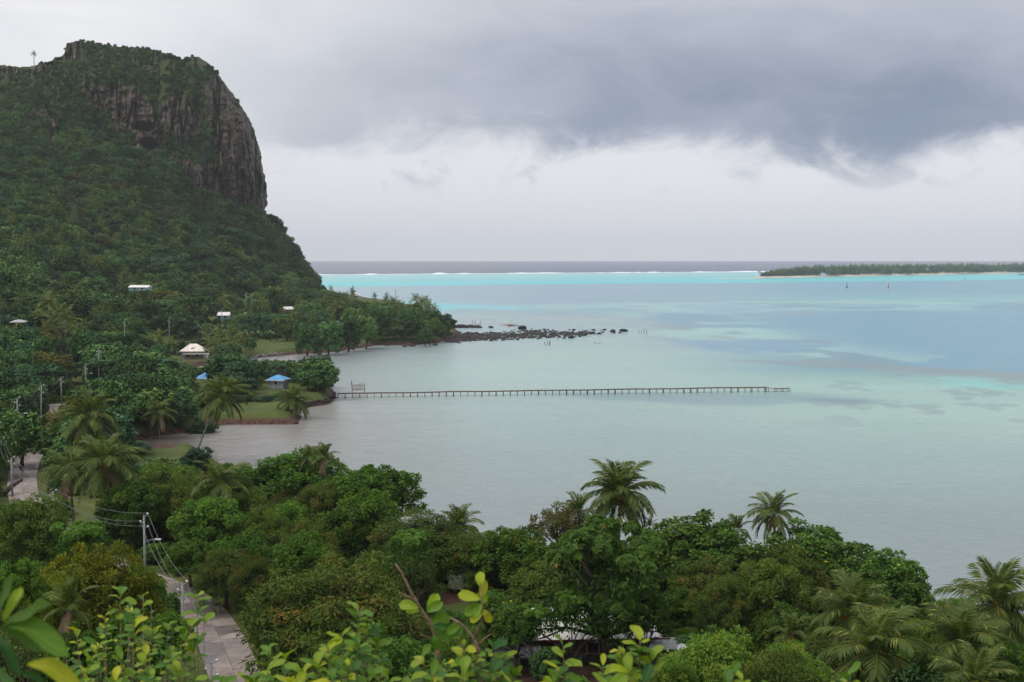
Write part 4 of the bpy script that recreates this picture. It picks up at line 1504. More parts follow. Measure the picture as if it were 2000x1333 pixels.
# ------------------------------------------------------------------ planting: named trees near the viewer
NEAR = [  # kind, column, row of top, width px, depth, label
    ('mango0', 655, 1078, 395, 98, 'huge rounded mango tree with rusty new leaves overhanging the concrete road'),
    ('almond0', 1185, 1012, 255, 104, 'tall broad-leaved almond tree standing in front of the white-roofed house'),
    ('hib0', 1370, 1002, 270, 124, 'bright green hibiscus tree dotted with yellow flowers behind the house'),
    ('hib1', 1590, 1024, 285, 121, 'wide dark hibiscus tree with pale yellow flowers on the shore'),
    ('hib2', 1735, 1072, 200, 117, 'low hibiscus tree leaning out over the lagoon beside the palms'),
    ('hib0', 1806, 1172, 74, 114, 'small leafy hibiscus outlier at the tip of the shore trees'),
    ('dark0', 1500, 1088, 200, 110, 'dense dark mango tree with reddish leaves beyond the flat concrete annex'),
    ('open0', 1100, 985, 165, 137, 'bronze open-crowned tree with bare forked limbs against the water'),
    ('bread0', 1000, 1030, 165, 128, 'rounded breadfruit tree with a long bare sloping limb'),
    ('mango1', 925, 1038, 185, 131, 'mango tree flushed brown above the parked van'),
    ('mango2', 830, 990, 250, 134, 'broad domed mango tree covered in reddish-brown new leaves'),
    ('almond1', 800, 1028, 115, 110, 'glossy large-leaved tree poking up between two mango trees'),
    ('bread1', 580, 882, 250, 168, 'tall bright green breadfruit tree at the lagoon edge'),
    ('bread2', 735, 906, 205, 156, 'leafy breadfruit tree whose crown juts out over the bay'),
    ('bread2', 665, 925, 170, 160, 'mid-green breadfruit tree wedged between two taller shore trees'),
    ('hib1', 470, 905, 150, 172, 'grey-green tree beside the drooping palm on the bay shore'),
    ('mango2', 512, 985, 135, 138, 'small light green dome-shaped mango tree below the breadfruit trees'),
    ('dark0', 320, 902, 190, 160, 'dark dense tree rising beyond the tall lamp post'),
    ('dark0', 400, 960, 190, 148, 'dark green tree with loose shaggy outline below the drooping palm'),
    ('mango1', 440, 1068, 150, 122, 'brownish mango tree just past the road bend'),
    ('bread1', 590, 1036, 150, 114, 'fresh green tree rising behind the huge mango'),
    ('mango0', 500, 1080, 120, 118, 'olive mango tree close beside the road'),
    ('bread2', 370, 1050, 120, 130, 'shadowy leafy tree behind the street lamp arm'),
    ('dark0', 62, 958, 175, 112, 'big dark tree standing beside the winding road'),
    ('gold0', 190, 1052, 265, 84, 'golden-leaved tree on the slope beside the street lamp pole'),
    ('bread1', 268, 1092, 78, 96, 'green bush at the road edge below the street lamp arm'),
    ('gold0', 100, 1108, 130, 74, 'smaller yellow-green bush tree beneath the golden tree'),
    ('almond1', 165, 1010, 140, 100, 'large-leaved green sapling in front of the grass verge'),
    ('bread0', 285, 1110, 100, 88, 'leafy green tree tucked under the golden tree'),
    ('shrub0', 1395, 1222, 250, 72, 'pale feathery shrub with bare twigs in front of the yard'),
    ('shrub1', 1550, 1245, 190, 74, 'fresh yellow-green shrub beside the small young palm'),
    ('shrub0', 1320, 1275, 120, 68, 'light green bush below the satellite dish'),
    ('shrub1', 1800, 1205, 190, 98, 'olive bush growing between the tall palms'),
    ('bread0', 1960, 1245, 130, 84, 'round green bush under the palms at the water'),
    ('round0', 1790, 1295, 160, 70, 'low clipped dark green bush in front of the palm trunks'),
    ('hib2', 960, 1150, 120, 106, 'dark leafy tree shading the lean-to end of the house'),
    ('almond1', 1050, 1180, 95, 101, 'slender feathery tree growing before the corrugated lean-to'),
    ('shrub1', 900, 1212, 130, 92, 'green undergrowth shrub at the edge of the house yard'),
    ('bread2', 1345, 1150, 130, 113, 'dark leafy tree crowding the annex end of the house'),
    ('mango1', 1420, 1120, 150, 108, 'dark olive tree behind the pale feathery shrub'),
    ('almond1', 1200, 1165, 135, 101, 'leafy almond sapling round the foot of the tall almond tree'),
    ('almond1', 1120, 1150, 130, 102, 'leafy almond sapling covering the lean-to half of the white roof'),
    ('bread1', 1262, 1150, 110, 103, 'leafy green tree covering the annex half of the white roof'),
    ('hib0', 1010, 1168, 110, 103, 'dark little tree over the corrugated lean-to'),
    ('round0', 1065, 1262, 70, 98, 'small clipped bush in the brown yard'),
    ('mango1', 240, 935, 120, 158, 'red-tinged leafy tree beneath the big palm by the road'),
    ('far2', 235, 860, 110, 225, 'brown-green bush at the edge of the mud flat'),
    ('bread1', 35, 1080, 120, 70, 'leafy bluish-green bush with small orange flowers on the slope'),
    ('bread2', 330, 1185, 110, 72, 'vine-covered bush on the uphill side of the road'),
    ('bread0', 250, 1190, 150, 58, 'tangled green bush behind the bright citrus shrub'),
    ('hib1', 130, 1215, 150, 48, 'dim green thicket bush under the bright citrus shrub'),
]
for (k, px, yt, w, d, lab) in NEAR:
    tree_px(k, px, yt, w, d, lab)

NEARP = [  # column, row of heart, width px, depth, label, options
    (1210, 967, 142, 129, 'tall coconut palm bearing orange coconuts against the lagoon', dict(nuts=30, nf=40)),
    (1130, 1000, 80, 136, 'upright palm half hidden behind the bronze open-crowned tree', dict(nf=14, up=1.6)),
    (897, 1030, 92, 138, 'short palm rising between the mango trees and the water', dict(nf=24, up=0.5)),
    (1512, 1006, 100, 127, 'ragged brownish palm above the hibiscus trees', dict(nf=24, nuts=8)),
    (1440, 1036, 66, 131, 'small dark palm behind the flowering hibiscus', dict(nf=16, up=0.8)),
    (1268, 1030, 42, 133, 'palm showing only its tips beside the coconut palm', dict(nf=12, up=1.0)),
    (1708, 1280, 198, 84, 'lush drooping palm in front of the olive bush', dict(nf=31, nuts=6)),
    (1668, 1202, 168, 94, 'tall feathery palm before the low hibiscus tree', dict(nf=26, nuts=4)),
    (1878, 1262, 176, 85, 'palm with long arching fronds beside the olive bush', dict(nf=28, nuts=4)),
    (1945, 1182, 185, 93, 'windblown palm standing highest above the water at the bush', dict(nf=31, nuts=10, wind=1.0)),
    (1548, 1238, 86, 99, 'small young palm by the yellow-green shrub', dict(nf=16, up=0.6)),
    (1905, 1338, 170, 76, 'low palm with fronds spreading over the clipped bush', dict(nf=24)),
    (172, 818, 114, 188, 'big spreading coconut palm beside the winding road', dict(nf=31, nuts=8)),
    (205, 912, 146, 150, 'heavy drooping palm below the big spreading palm', dict(nf=28, nuts=4)),
    (140, 925, 108, 158, 'palm with dark low fronds hanging over the road edge', dict(nf=24)),
    (435, 776, 98, 226, 'leaning coconut palm with a long curved trunk over the bay', dict(nf=26, nuts=8, base=(383, 222))),
    (573, 784, 70, 291, 'short bushy palm at the tip of the earth bank', dict(nf=26)),
    (310, 806, 60, 258, 'small pale palm growing on the muddy shore', dict(nf=19)),
    (430, 945, 110, 150, 'drooping palm squeezed among dark trees at the bay shore', dict(nf=21, up=-0.2)),
    (634, 893, 60, 162, 'palm with a yellow-green spear peeping over the breadfruit tree', dict(nf=16, up=0.9)),
    (603, 893, 46, 165, 'ragged little palm top behind the breadfruit tree', dict(nf=14, up=0.6)),
    (318, 915, 44, 176, 'tiny palm at the water edge near the mud flat', dict(nf=14, up=0.7)),
    (135, 1190, 110, 58, 'young palm with upright brownish fronds on the slope', dict(nf=16, up=1.2)),
    (20, 700, 74, 345, 'mossy old palm on the slope above the road', dict(nf=26)),
]
for (px, py, w, d, lab, kw) in NEARP:
    near_palm(px, py, w, d, lab, **kw)

# ------------------------------------------------------------------ planting: the middle distance
MID = [
    ('far2', 617, 694, 98, 334, 'big round tree at the end of the stone-edged peninsula'),
    ('far0', 447, 690, 116, 345, 'spreading tree shading the blue-roofed houses'),
    ('far2', 468, 735, 92, 322, 'dark tree in front of the blue-roofed houses'),
    ('far3', 395, 760, 110, 300, 'dense tree beside the leaning palm'),
    ('far1', 335, 752, 130, 272, 'broad grey-green tree on the muddy shore'),
    ('round0', 395, 822, 66, 268, 'low round bush at the water by the leaning palm'),
    ('far0', 250, 770, 120, 262, 'mid-green tree behind the small pale palm'),
    ('bare0', 545, 712, 40, 345, 'thin half-bare tree standing behind the small blue roof'),
    ('far2', 290, 690, 140, 350, 'olive tree with tangled branches near the white bungalow'),
    ('far0', 350, 712, 90, 372, 'leafy tree hiding a corner of the white bungalow'),
    ('round0', 487, 657, 34, 480, 'dark clipped round tree on the lawn by the stone revetment'),
    ('bronze0', 85, 686, 110, 330, 'bronze-leaved tree above the power poles'),
    ('umbrella0', 200, 738, 130, 235, 'light green flat-topped tree beside the leaning power pole'),
    ('far1', 40, 800, 120, 205, 'bright leafy tree behind the roadside lamp post'),
    ('far0', 110, 855, 70, 215, 'small bright bush where the road disappears'),
    ('bronze0', 300, 565, 120, 600, 'dark red-brown tree on the lower hillside'),
    ('round0', 370, 568, 110, 570, 'dark green spreading tree above the banana patch'),
    ('bare0', 30, 590, 50, 460, 'leafless grey tree on the hillside'),
    ('bare0', 125, 622, 50, 370, 'bare pale shrub beside the dirt track'),
    ('round0', 155, 640, 56, 365, 'round dark bush below the dirt track'),
    ('far3', 80, 655, 60, 350, 'bright green bush at the top of the dirt track'),
    ('bare0', 400, 870, 60, 205, 'dry thorny bush around the foot of the leaning palm'),
    ('far2', 385, 872, 70, 202, 'grey-green thorny bush around the foot of the leaning palm'),
    ('far2', 262, 876, 84, 222, 'dark bush between the mud flat and the heavy palm'),
    ('far1', 322, 894, 74, 208, 'light green bush on the shore below the mud flat'),
    ('far3', 290, 905, 70, 196, 'green bush below the mud flat beside the tiny palm'),
    ('far0', 470, 772, 62, 308, 'low dark tree at the back of the grassy bank'),
    ('far2', 522, 776, 56, 308, 'bluish bush at the back of the grassy bank'),
    ('far1', 558, 772, 40, 318, 'light green bush beside the short bushy palm'),
    ('far2', 432, 790, 60, 300, 'dark bush where the grassy bank meets the trees'),
    ('far2', 258, 566, 34, 592, 'dark bush screening the wall of the high forest house'),
    ('far0', 284, 566, 36, 592, 'green bush screening the wall of the high forest house'),
    ('far1', 424, 621, 24, 578, 'light bush under the eave of the teal-walled house'),
    ('far2', 444, 622, 26, 578, 'dark bush under the eave of the teal-walled house'),
    ('far0', 560, 609, 32, 680, 'bush hiding the foot of the red-edged house'),
]
for (k, px, yt, w, d, lab) in MID:
    tree_px(k, px, yt, w, d, lab)

# shore trees of the far point
rp = random.Random(11)
POINT = []
for px, base, top, w in [(600, 690, 630, 60), (640, 688, 626, 64), (680, 682, 620, 60), (715, 677, 616, 52), (690, 660, 600, 56), (735, 660, 604, 50), (770, 668, 622, 40), (800, 662, 600, 54), (845, 660, 604, 58), (868, 655, 612, 46),
                         (560, 672, 620, 50), (620, 655, 605, 56), (655, 640, 590, 56), (700, 640, 586, 50), (740, 640, 588, 50), (775, 640, 590, 48), (810, 640, 592, 46), (830, 672, 640, 30), (540, 660, 612, 46), (590, 640, 598, 46), (500, 655, 622, 40)]:
    d = G(px, base, 1.5)[1] + 4
    POINT.append((px, d, w, top))
    kk = 'far%d' % rp.randrange(4)
    tree_px(kk, px, top, w * 1.08, d, *place_label(kk, PX(px, d, 4), d, w * 1.08 * d / F, P(px, top, d)[2] - 2.5))
for px, py, w, d in [(768, 590, 34, 690), (782, 597, 32, 640), (812, 584, 30, 740), (824, 592, 34, 660), (836, 600, 32, 640), (808, 602, 34, 650), (831, 586, 24, 760), (848, 604, 26, 650), (790, 640, 38, 575), (742, 648, 36, 565), (756, 600, 30, 660),
                     (660, 596, 40, 640), (690, 576, 24, 900), (676, 577, 20, 920), (600, 668, 44, 548), (640, 610, 34, 640), (630, 590, 34, 700), (575, 620, 38, 610), (560, 590, 34, 720), (668, 640, 34, 580), (800, 618, 30, 620), (845, 616, 22, 640), (820, 632, 30, 590), (585, 604, 34, 650), (606, 600, 32, 680)]:
    mid_palm(px, py, w, d, 'coconut palm standing among the trees of the low wooded point', 'palms of the wooded point')
for px, py, w, d in [(65, 548, 40, 560), (50, 590, 56, 470), (92, 590, 60, 430), (112, 612, 60, 410), (80, 620, 50, 420), (20, 560, 44, 560), (130, 622, 56, 400), (140, 640, 50, 385), (18, 520, 36, 620), (160, 590, 34, 520), (100, 480, 32, 650), (60, 470, 32, 660), (85, 455, 30, 700),
                     (120, 470, 30, 680), (140, 500, 30, 640), (190, 510, 30, 640), (40, 500, 34, 640), (225, 500, 26, 690), (260, 545, 28, 640), (340, 540, 28, 690), (310, 530, 26, 690), (435, 590, 40, 600), (310, 660, 44, 430), (335, 672, 40, 425), (296, 668, 40, 440)]:
    mid_palm(px, py, w, d, 'coconut palm rising out of the hillside forest', 'palms of the hillside forest')
for px, py, w, d in [(416, 672, 50, 440), (438, 684, 52, 432), (455, 668, 46, 450), (425, 655, 40, 470), (470, 660, 40, 470)]:
    mid_palm(px, py, w, d, 'coconut palm in the dense clump beside the white house', 'palms beside the white house')

# ------------------------------------------------------------------ fillers that keep clear of what must stay in view
KEEP = [  # column range, row range, nothing in front of it nearer than this depth
    (318, 480, 1165, 1333, 116), (28, 86, 880, 985, 232), (270, 295, 1000, 1112, 129), (345, 420, 1130, 1333, 106), (982, 1320, 1175, 1335, 112), (872, 930, 1140, 1175, 140),
    (135, 178, 985, 1035, 190), (270, 395, 848, 900, 330), (0, 16, 850, 975, 190), (14, 30, 890, 975, 182), (24, 45, 775, 882, 231), (66, 86, 750, 826, 252),
    (110, 128, 735, 768, 292), (158, 176, 712, 748, 322), (185, 200, 678, 755, 332), (234, 250, 624, 668, 432), (325, 336, 620, 664, 482), (425, 440, 600, 640, 562), (345, 405, 668, 716, 462),
    (512, 566, 722, 766, 352), (385, 412, 722, 745, 370), (415, 450, 606, 624, 640), (420, 660, 785, 900, 420), (475, 700, 664, 700, 560), (95, 150, 645, 705, 390), (250, 298, 553, 568, 600),
    (545, 575, 598, 612, 700), (652, 672, 626, 640, 640), (300, 600, 640, 658, 520), (500, 560, 660, 690, 520),
]


def clear_of(px, top, bot, hw, d):
    for (x0, x1, y0, y1, dm) in KEEP:
        if d < dm and px + hw > x0 and px - hw < x1 and bot > y0 and top < y1:
            return False
    return True


SKY_NEAR = [(380, 905), (450, 905), (520, 895), (590, 890), (640, 895), (680, 940), (740, 920), (800, 950), (820, 1005), (900, 1050), (1000, 1055), (1040, 1010), (1100, 1030), (1160, 1040), (1250, 1020), (1350, 1015), (1450, 1020),
            (1500, 1040), (1600, 1040), (1700, 1080), (1780, 1135), (1830, 1200), (1900, 1250), (2100, 1240)]
def road_dist(X, Y):
    b = 1e9
    for i in range(len(road_w) - 1):
        p, q = road_w[i][:2], road_w[i + 1][:2]
        e = q - p
        t = max(0, min(1, np.dot(np.array([X, Y]) - p, e) / np.dot(e, e)))
        b = min(b, np.hypot(*(np.array([X, Y]) - p - t * e)))
    return b


rf = random.Random(23)
placed = [(PX(n[1], n[4], 5), n[4]) for n in NEAR]
cnt = 0
tries = 0
while cnt < 150 and tries < 9000:
    tries += 1
    d = rf.uniform(62, 240)
    px = rf.uniform(-80, 2080)
    X = PX(px, d, 5)
    g = gz(X, d)
    if g < 1.2 or road_dist(X, d) < 4.5 or min(math.hypot(X - a, d - b) for a, b in placed) < 4.6:
        continue
    h = rf.uniform(5.0, 9.5)
    w = h * rf.uniform(0.85, 1.25)
    hw = w / 2 / d * F
    _, yt = proj(X, d, g + h)
    _, yb = proj(X, d, g)
    lim = np.interp(px, [a for a, b in SKY_NEAR], [b for a, b in SKY_NEAR]) if px > 375 else 0
    lim = max(lim, 0 if px < 375 else max(np.interp(px - hw * 0.6, [a for a, b in SKY_NEAR], [b for a, b in SKY_NEAR]), np.interp(px + hw * 0.6, [a for a, b in SKY_NEAR], [b for a, b in SKY_NEAR])))
    if yt < lim + 12:
        h *= 0.6
        _, yt = proj(X, d, g + h)
        if yt < lim + 12:
            continue
    if not clear_of(px, yt, yb, hw, d):
        continue
    placed.append((X, d))
    k = rf.choice(['mango0', 'mango1', 'mango2', 'bread0', 'bread1', 'bread2', 'hib1', 'hib2', 'dark0', 'dark0'])
    lab, grp = place_label(k, X, d, w, h)
    broadleaf(k, X, d, w, h, lab, grp, zg=g)
    cnt += 1

# middle ground and lower hillside, each tree an object
cand = []
tries = 0
grid = {}
while tries < 32000:
    tries += 1
    d = rf.uniform(190, 1180)
    px = rf.uniform(-170, 900)
    cand.append((d, px))
cand.sort()
XS = np.array([PX(p, d, 5) for d, p in cand])
DS = np.array([d for d, p in cand])
GS = ground_h(XS, DS)
NS = fbm(XS / 40.0, DS / 40.0, seed=77)
ind, rest = [], []
for (d, px), X, g, nz in zip(cand, XS, GS, NS):
    if g < 1.2 or road_dist(X, d) < 5:
        continue
    sp = 5.6 if d < 450 else 7.4
    cell = (int(X // 8), int(d // 8))
    ok = True
    for i in (-1, 0, 1):
        for j in (-1, 0, 1):
            for (a, b) in grid.get((cell[0] + i, cell[1] + j), ()):
                if (a - X) ** 2 + (b - d) ** 2 < sp * sp:
                    ok = False
    if not ok:
        continue
    h = rf.uniform(5.0, 9.5) * (0.75 + 0.6 * nz) * (1.0 if d < 450 else rf.choice([0.8, 1.0, 1.3, 1.7]))
    w = h * rf.uniform(0.95, 1.5)
    # the land behind the shore is lower growth
    hw = w / 2 / d * F
    _, yt = proj(X, d, g + h)
    _, yb = proj(X, d, g)
    if px > 545:
        lim = np.interp(px, [545, 600, 640, 660, 700, 800, 880, 900], [470, 532, 566, 576, 588, 602, 625, 700])
        if yt < lim:
            continue
    if d < 330 and px > 400:
        continue
    if not clear_of(px, yt, yb, hw, d):
        continue
    if rf.random() < 0.05:
        continue
    grid.setdefault(cell, []).append((X, d))
    (ind if len(ind) < 225 and -60 < px < 900 else rest).append((X, d, g, w, h))
FARK = ['far0', 'far1', 'far2', 'far3', 'umbrella0', 'round0', 'bronze0']
for (X, d, g, w, h) in ind:
    k = rf.choice(FARK[:4] * 3 + FARK[4:])
    lab, grp = place_label(k, X, d, w, h)
    broadleaf(k, X, d, w, h * (0.8 if k == 'umbrella0' else 1), lab, grp, zg=g)


# the forest higher up reads as one mass
def crown_only(key):
    return (KIND[key][0], None)


protos = [crown_only(k) for k in FARK] + [(m, None) for m in PALMW] + [(KIND['bare0'][1], None)]
pts = []
for (X, d, g, w, h) in rest:
    nn = float(fbm(X / 55.0, d / 55.0, seed=101))
    k = rf.choice([2, 2, 2, 5, 0] if nn < 0.42 else ([0, 3, 2, 4, 0, 1] if nn < 0.55 else [1, 1, 4, 3, 0]))
    if rf.random() < 0.03:
        k = 11
    pts.append((X, d, g - 0.3, rf.uniform(0, 6.28), w / 10, h / 10, k))
    if rf.random() < 0.13:
        pts.append((X + 3, d + 1, g, rf.uniform(0, 6.28), 0.62, rf.uniform(0.8, 1.15), 7 + rf.randrange(4)))
# growth on the mountain itself
n = 16000
rpx = np.array([rf.uniform(-180, 620) for _ in range(n)])
ryy = np.array([rf.uniform(62, 560) for _ in range(n)])
edge = edge_at(np.maximum(ryy, 79))
ytop = np.interp(rpx, [a for a, b in TOPY], [b for a, b in TOPY])
rm = rock_mask(rpx, np.maximum(ryy, ytop))
cl = fbm(rpx / 26.0, ryy / 26.0, seed=91)
mx_, my_, mz_ = mount_pt(rpx, ryy)
for i in range(n):
    if rpx[i] > edge[i] - 2 or ryy[i] < ytop[i] - 14:
        continue
    y = ryy[i]
    foot = np.interp(rpx[i], [-200, 0, 100, 200, 300, 400, 460, 520, 560], [200, 200, 240, 290, 320, 385, 412, 425, 470])
    onrock = rm[i] > -3
    if onrock and rf.random() > 0.10 + 0.35 * max(0, cl[i] - 0.55) * 4:
        continue
    upper = y < foot
    if upper and cl[i] < 0.40 and rf.random() < 0.75:
        continue
    if upper:
        s = rf.uniform(1.6, 3.8) * (0.6 if onrock else 1.0)
    else:
        if rf.random() < 0.5:
            continue
        s = rf.choice([4.5, 6, 7.5, 9, 10.5, 12]) * rf.uniform(0.85, 1.1)
    if y < ytop[i] + 4:
        s = min(s, 2.4)
    nn = float(fbm(rpx[i] / 40.0, y / 30.0, seed=103))
    k = rf.choice([2, 2, 0, 5] if nn < 0.43 else ([0, 3, 2, 0, 1] if nn < 0.55 else [1, 1, 3, 1])) if upper or rf.random() < 0.85 else rf.choice([4, 4, 6])
    if not upper and rf.random() < 0.03:
        k = 11
    if not upper and y > 400 and rf.random() < 0.05:
        pts.append((mx_[i], my_[i], mz_[i], rf.uniform(0, 6.28), 0.8, rf.uniform(0.9, 1.3), 7 + rf.randrange(4)))
    pts.append((mx_[i], my_[i], mz_[i] - 0.25 * s, rf.uniform(0, 6.28), s / 10 * rf.uniform(1.0, 1.4), s / 10, k))
scatter('hillside_forest', 'dense green forest clothing the upper hillside and ledges of the cliff', 'forest', pts, protos)
# lone palm against the sky on the ridge
rx_, ry_, rz_ = [float(v[0]) for v in mount_pt(np.array([66.0]), np.array([127.0]))]
mid_palm(66, 105, 13, ry_ + 3, 'lone thin palm against the sky on the mountain ridge', None, 3, rz_ - 2.0, 2.2)
# low undergrowth between the trees
pts = []
n = 16000
ud = np.exp(np.array([rf.uniform(math.log(9), math.log(620)) for _ in range(n)]))
upx = np.array([rf.uniform(-120, 2100) for _ in range(n)])
uX = (upx - 1000) / F * ud
ug = ground_h(uX, ud)
LAWN = [(118, 350, 6), (47, 205, 7), (150, 175, 5), (330, 255, 12), (500, 290, 9), (470, 292, 9), (540, 288, 9), (440, 295, 8), (350, 500, 14), (420, 520, 10), (530, 515, 10), (500, 510, 8), (385, 440, 9), (370, 436, 8), (1110, 104, 5), (1150, 106, 5), (1060, 102, 4), (1185, 106, 5), (1220, 108, 4), (900, 131, 4)]
LAWN = [((a - 1000) / F * b, b, r) for a, b, r in LAWN]
for i in range(n):
    X, d, g = uX[i], ud[i], ug[i]
    if g < 0.9 or road_dist(X, d) < 3.4 or any((X - a) ** 2 + (d - b) ** 2 < r * r for a, b, r in LAWN):
        continue
    s = rf.uniform(0.7, 1.6) if d < 30 else rf.uniform(1.2, 2.8)
    _, yt = proj(X, d, g + s)
    _, yb = proj(X, d, g)
    if not clear_of(upx[i], yt, yb, s * 0.6 / d * F, d) and d > 60:
        continue
    if abs(X - PX(1150, 110, 3)) < 8.5 and 103 < d < 118:
        continue
    k = rf.choice([0, 1, 2, 3, 4])
    pts.append((X, d, g - 0.12 * s, rf.uniform(0, 6.28), s / 10 * rf.uniform(1.1, 1.6), s / 10, k))
scatter('undergrowth', 'low tangled green undergrowth covering the ground between the trees', 'undergrowth', pts, [(KIND[k][0], None) for k in ('bread0', 'shrub0', 'hib1', 'far0', 'far1')])
# islet wood
pts = []
for i in range(1500):
    px = rf.uniform(1488, 2650)
    y = np.interp(px, [a for a, b in ISL_FRONT], [b for a, b in ISL_FRONT])
    g = G(px, y)
    a = (px - 1484) / 1200
    dep = 18 + 190 * min(1, a * 5)
    f = rf.random()
    Y = g[1] + 16 + f * dep
    X = g[0] * Y / g[1]
    grow = min(1.0, 0.45 + (px - 1484) / 160)
    if rf.random() < 0.55:
        s = rf.uniform(13, 20) * grow * (0.75 if f < 0.15 else 1)
        pts.append((X, Y, 1.0, rf.uniform(0, 6.28), s / 10, s / 10, rf.choice([0, 1, 2, 3])))
    else:
        h = rf.uniform(14, 20) * grow
        pts.append((X, Y, 1.0, rf.uniform(0, 6.28), 1.25, h / 10, 7 + rf.randrange(4)))
scatter('islet_wood', 'long low wood of palms and bushes covering the islet on the reef', 'forest', pts, protos)
mid_palm(1483, 531, 8, 2345, 'lone palm at the bare end of the far islet', None, 3)
# ------------------------------------------------------------------ the concrete road, slab by slab
def catmull(pts, n):
    out = []
    for i in range(len(pts) - 1):
        p0, p1, p2, p3 = pts[max(i - 1, 0)], pts[i], pts[i + 1], pts[min(i + 2, len(pts) - 1)]
        for k in range(n):
            t = k / n
            out.append(0.5 * ((2 * p1) + (-p0 + p2) * t + (2 * p0 - 5 * p1 + 4 * p2 - p3) * t * t + (-p0 + 3 * p1 - 3 * p2 + p3) * t ** 3))
    out.append(pts[-1])
    return np.array(out)


def build_road():
    path = catmull([p.copy() for p in road_w], 24)
    seg = np.r_[0, np.cumsum(np.linalg.norm(np.diff(path[:, :2], axis=0), axis=1))]
    total = seg[-1]
    at = lambda s: np.array([np.interp(s, seg, path[:, k]) for k in range(3)])

    def frame(s):
        a, b = at(max(s - 0.4, 0)), at(min(s + 0.4, total))
        t = (b - a)[:2]
        t /= np.linalg.norm(t) + 1e-9
        return at(s), np.array([t[1], -t[0]])
    root = empty('road')
    tag(root, kind='structure')
    rr = random.Random(3)
    L = 4.6
    k = 0
    while (k + 1) * L < total:
        for lane in (0, 1):
            o0, o1 = (-2.25, -0.015) if lane == 0 else (0.015, 2.25)
            v, f = [], []
            m = 5
            zj = rr.uniform(-0.012, 0.012)
            for j in range(m):
                c, nrm = frame(k * L + 0.02 + (L - 0.04) * j / (m - 1))
                for o in (o0, o1):
                    q = c[:2] + nrm * o
                    v.append((q[0], q[1], c[2] + 0.14 + zj))
                    v.append((q[0], q[1], c[2] - 0.12))
            for j in range(m - 1):
                a = j * 4
                f += [(a, a + 2, a + 6, a + 4), (a + 1, a + 5, a + 7, a + 3), (a, a + 4, a + 5, a + 1), (a + 2, a + 3, a + 7, a + 6)]
            f += [(0, 1, 3, 2), ((m - 1) * 4, (m - 1) * 4 + 2, (m - 1) * 4 + 3, (m - 1) * 4 + 1)]
            mb = MB()
            mb.add(v, f)
            mb.build('slab', M['slab'], root)
        k += 1


build_road()


# ------------------------------------------------------------------ power poles and wires
def pole_proto(lamp):
    e = empty('power_pole')
    mb = MB()
    mb.tube([(0, 0, -0.6), (0, 0, 4), (0, 0, 9.0)], [0.17, 0.14, 0.10], 8)
    mb.build('shaft', M['concrete'], e, True)
    mb = MB()
    mb.tube([(-0.05, 0, 8.75), (0.34, 0, 8.95), (0.42, 0, 9.1)], 0.035, 5)
    mb.tube([(0.05, 0, 8.0), (-0.36, 0, 8.15)], 0.035, 5)
    mb.tube([(-0.05, 0, 7.4), (0.40, 0, 7.55)], 0.035, 5)
    mb.build('bracket', M['steel'], e, True)
    for (x, z) in ((0.44, 9.18), (-0.42, 8.2), (0.46, 7.62)):
        mb = MB()
        mb.ball((x, 0, z), 0.12, 7, 5, 1.2)
        mb.build('insulator', M['insul'], e, True)
    if lamp:
        mb = MB()
        mb.tube([(0.05, 0, 5.6), (0.7, 0, 5.95), (1.3, 0, 6.05)], 0.035, 5)
        a = mb.build('lamp_arm', M['steel'], e, True)
        mb = MB()
        mb.box(1.25, 1.95, -0.12, 0.12, 6.0, 6.14)
        mb.build('lamp_head', M['insul'], a)
    return e


PP = {False: pole_proto(False), True: pole_proto(True)}
PPU = {False: False, True: False}
POLES = [  # column, row of top, depth, lamp, tilt, label
    (412, 1290, 86, False, 0, 'concrete power pole rising from the leaves by the wet road'),
    (356, 1136, 105, False, 0, 'concrete power pole at the roadside opposite the huge mango'),
    (281, 1004, 130, True, 0, 'tall concrete pole with a street lamp arm over the golden tree'),
    (103, 958, 152, False, 0, 'power pole sunk behind the big dark roadside tree'),
    (22, 893, 180, False, 0, 'power pole on the verge of the winding road'),
    (2, 856, 194, False, 0, 'power pole beside the fallen log at the road verge'),
    (33, 776, 231, True, 0, 'lamp post standing in bright bushes where the road turns'),
    (77, 752, 252, False, 0.045, 'slightly leaning power pole with a crowded top'),
    (119, 737, 292, False, 0, 'short power pole showing above the flat-topped tree'),
    (167, 712, 322, True, 0, 'power pole with lamp behind the flat-topped tree'),
    (192, 679, 332, False, 0, 'tall power pole between the bronze tree and the olive tree'),
    (206, 682, 385, False, 0, 'weathered dark pole just behind the tall power pole'),
    (222, 684, 400, False, 0, 'short dark pole behind the olive tree'),
    (243, 625, 432, False, 0, 'power pole on the lower hillside above the olive tree'),
    (304, 657, 440, False, 0, 'power pole showing its top among palms near the white house'),
    (330, 621, 480, False, 0, 'power pole at the edge of the upper lawn'),
    (433, 603, 562, False, 0, 'power pole in front of the small teal-walled house'),
    (480, 572, 650, False, 0, 'thin pole above the small white shed'),
    (492, 573, 660, False, 0, 'thin pole beside another above the small white shed'),
    (663, 566, 900, False, 0, 'thin mast by the far white roof at the water'),
]
ptop = []
for (px, y, d, lamp, tilt, lab) in POLES:
    t = P(px, y, d)
    g = gz(t[0], d)
    h = t[2] - g
    if not PPU[lamp]:
        e = PP[lamp]
        PPU[lamp] = True
    else:
        e = copy_tree(PP[lamp])
    e.location = (t[0], d, g)
    s = max(0.35, h / 9.15)
    e.scale = (1, 1, s)
    e.rotation_euler = (0, tilt, 0.15 * math.sin(px))
    tag(e, lab, 'power pole', 'power poles along the road and coast')
    ptop.append((t[0], d, g, s, tilt))


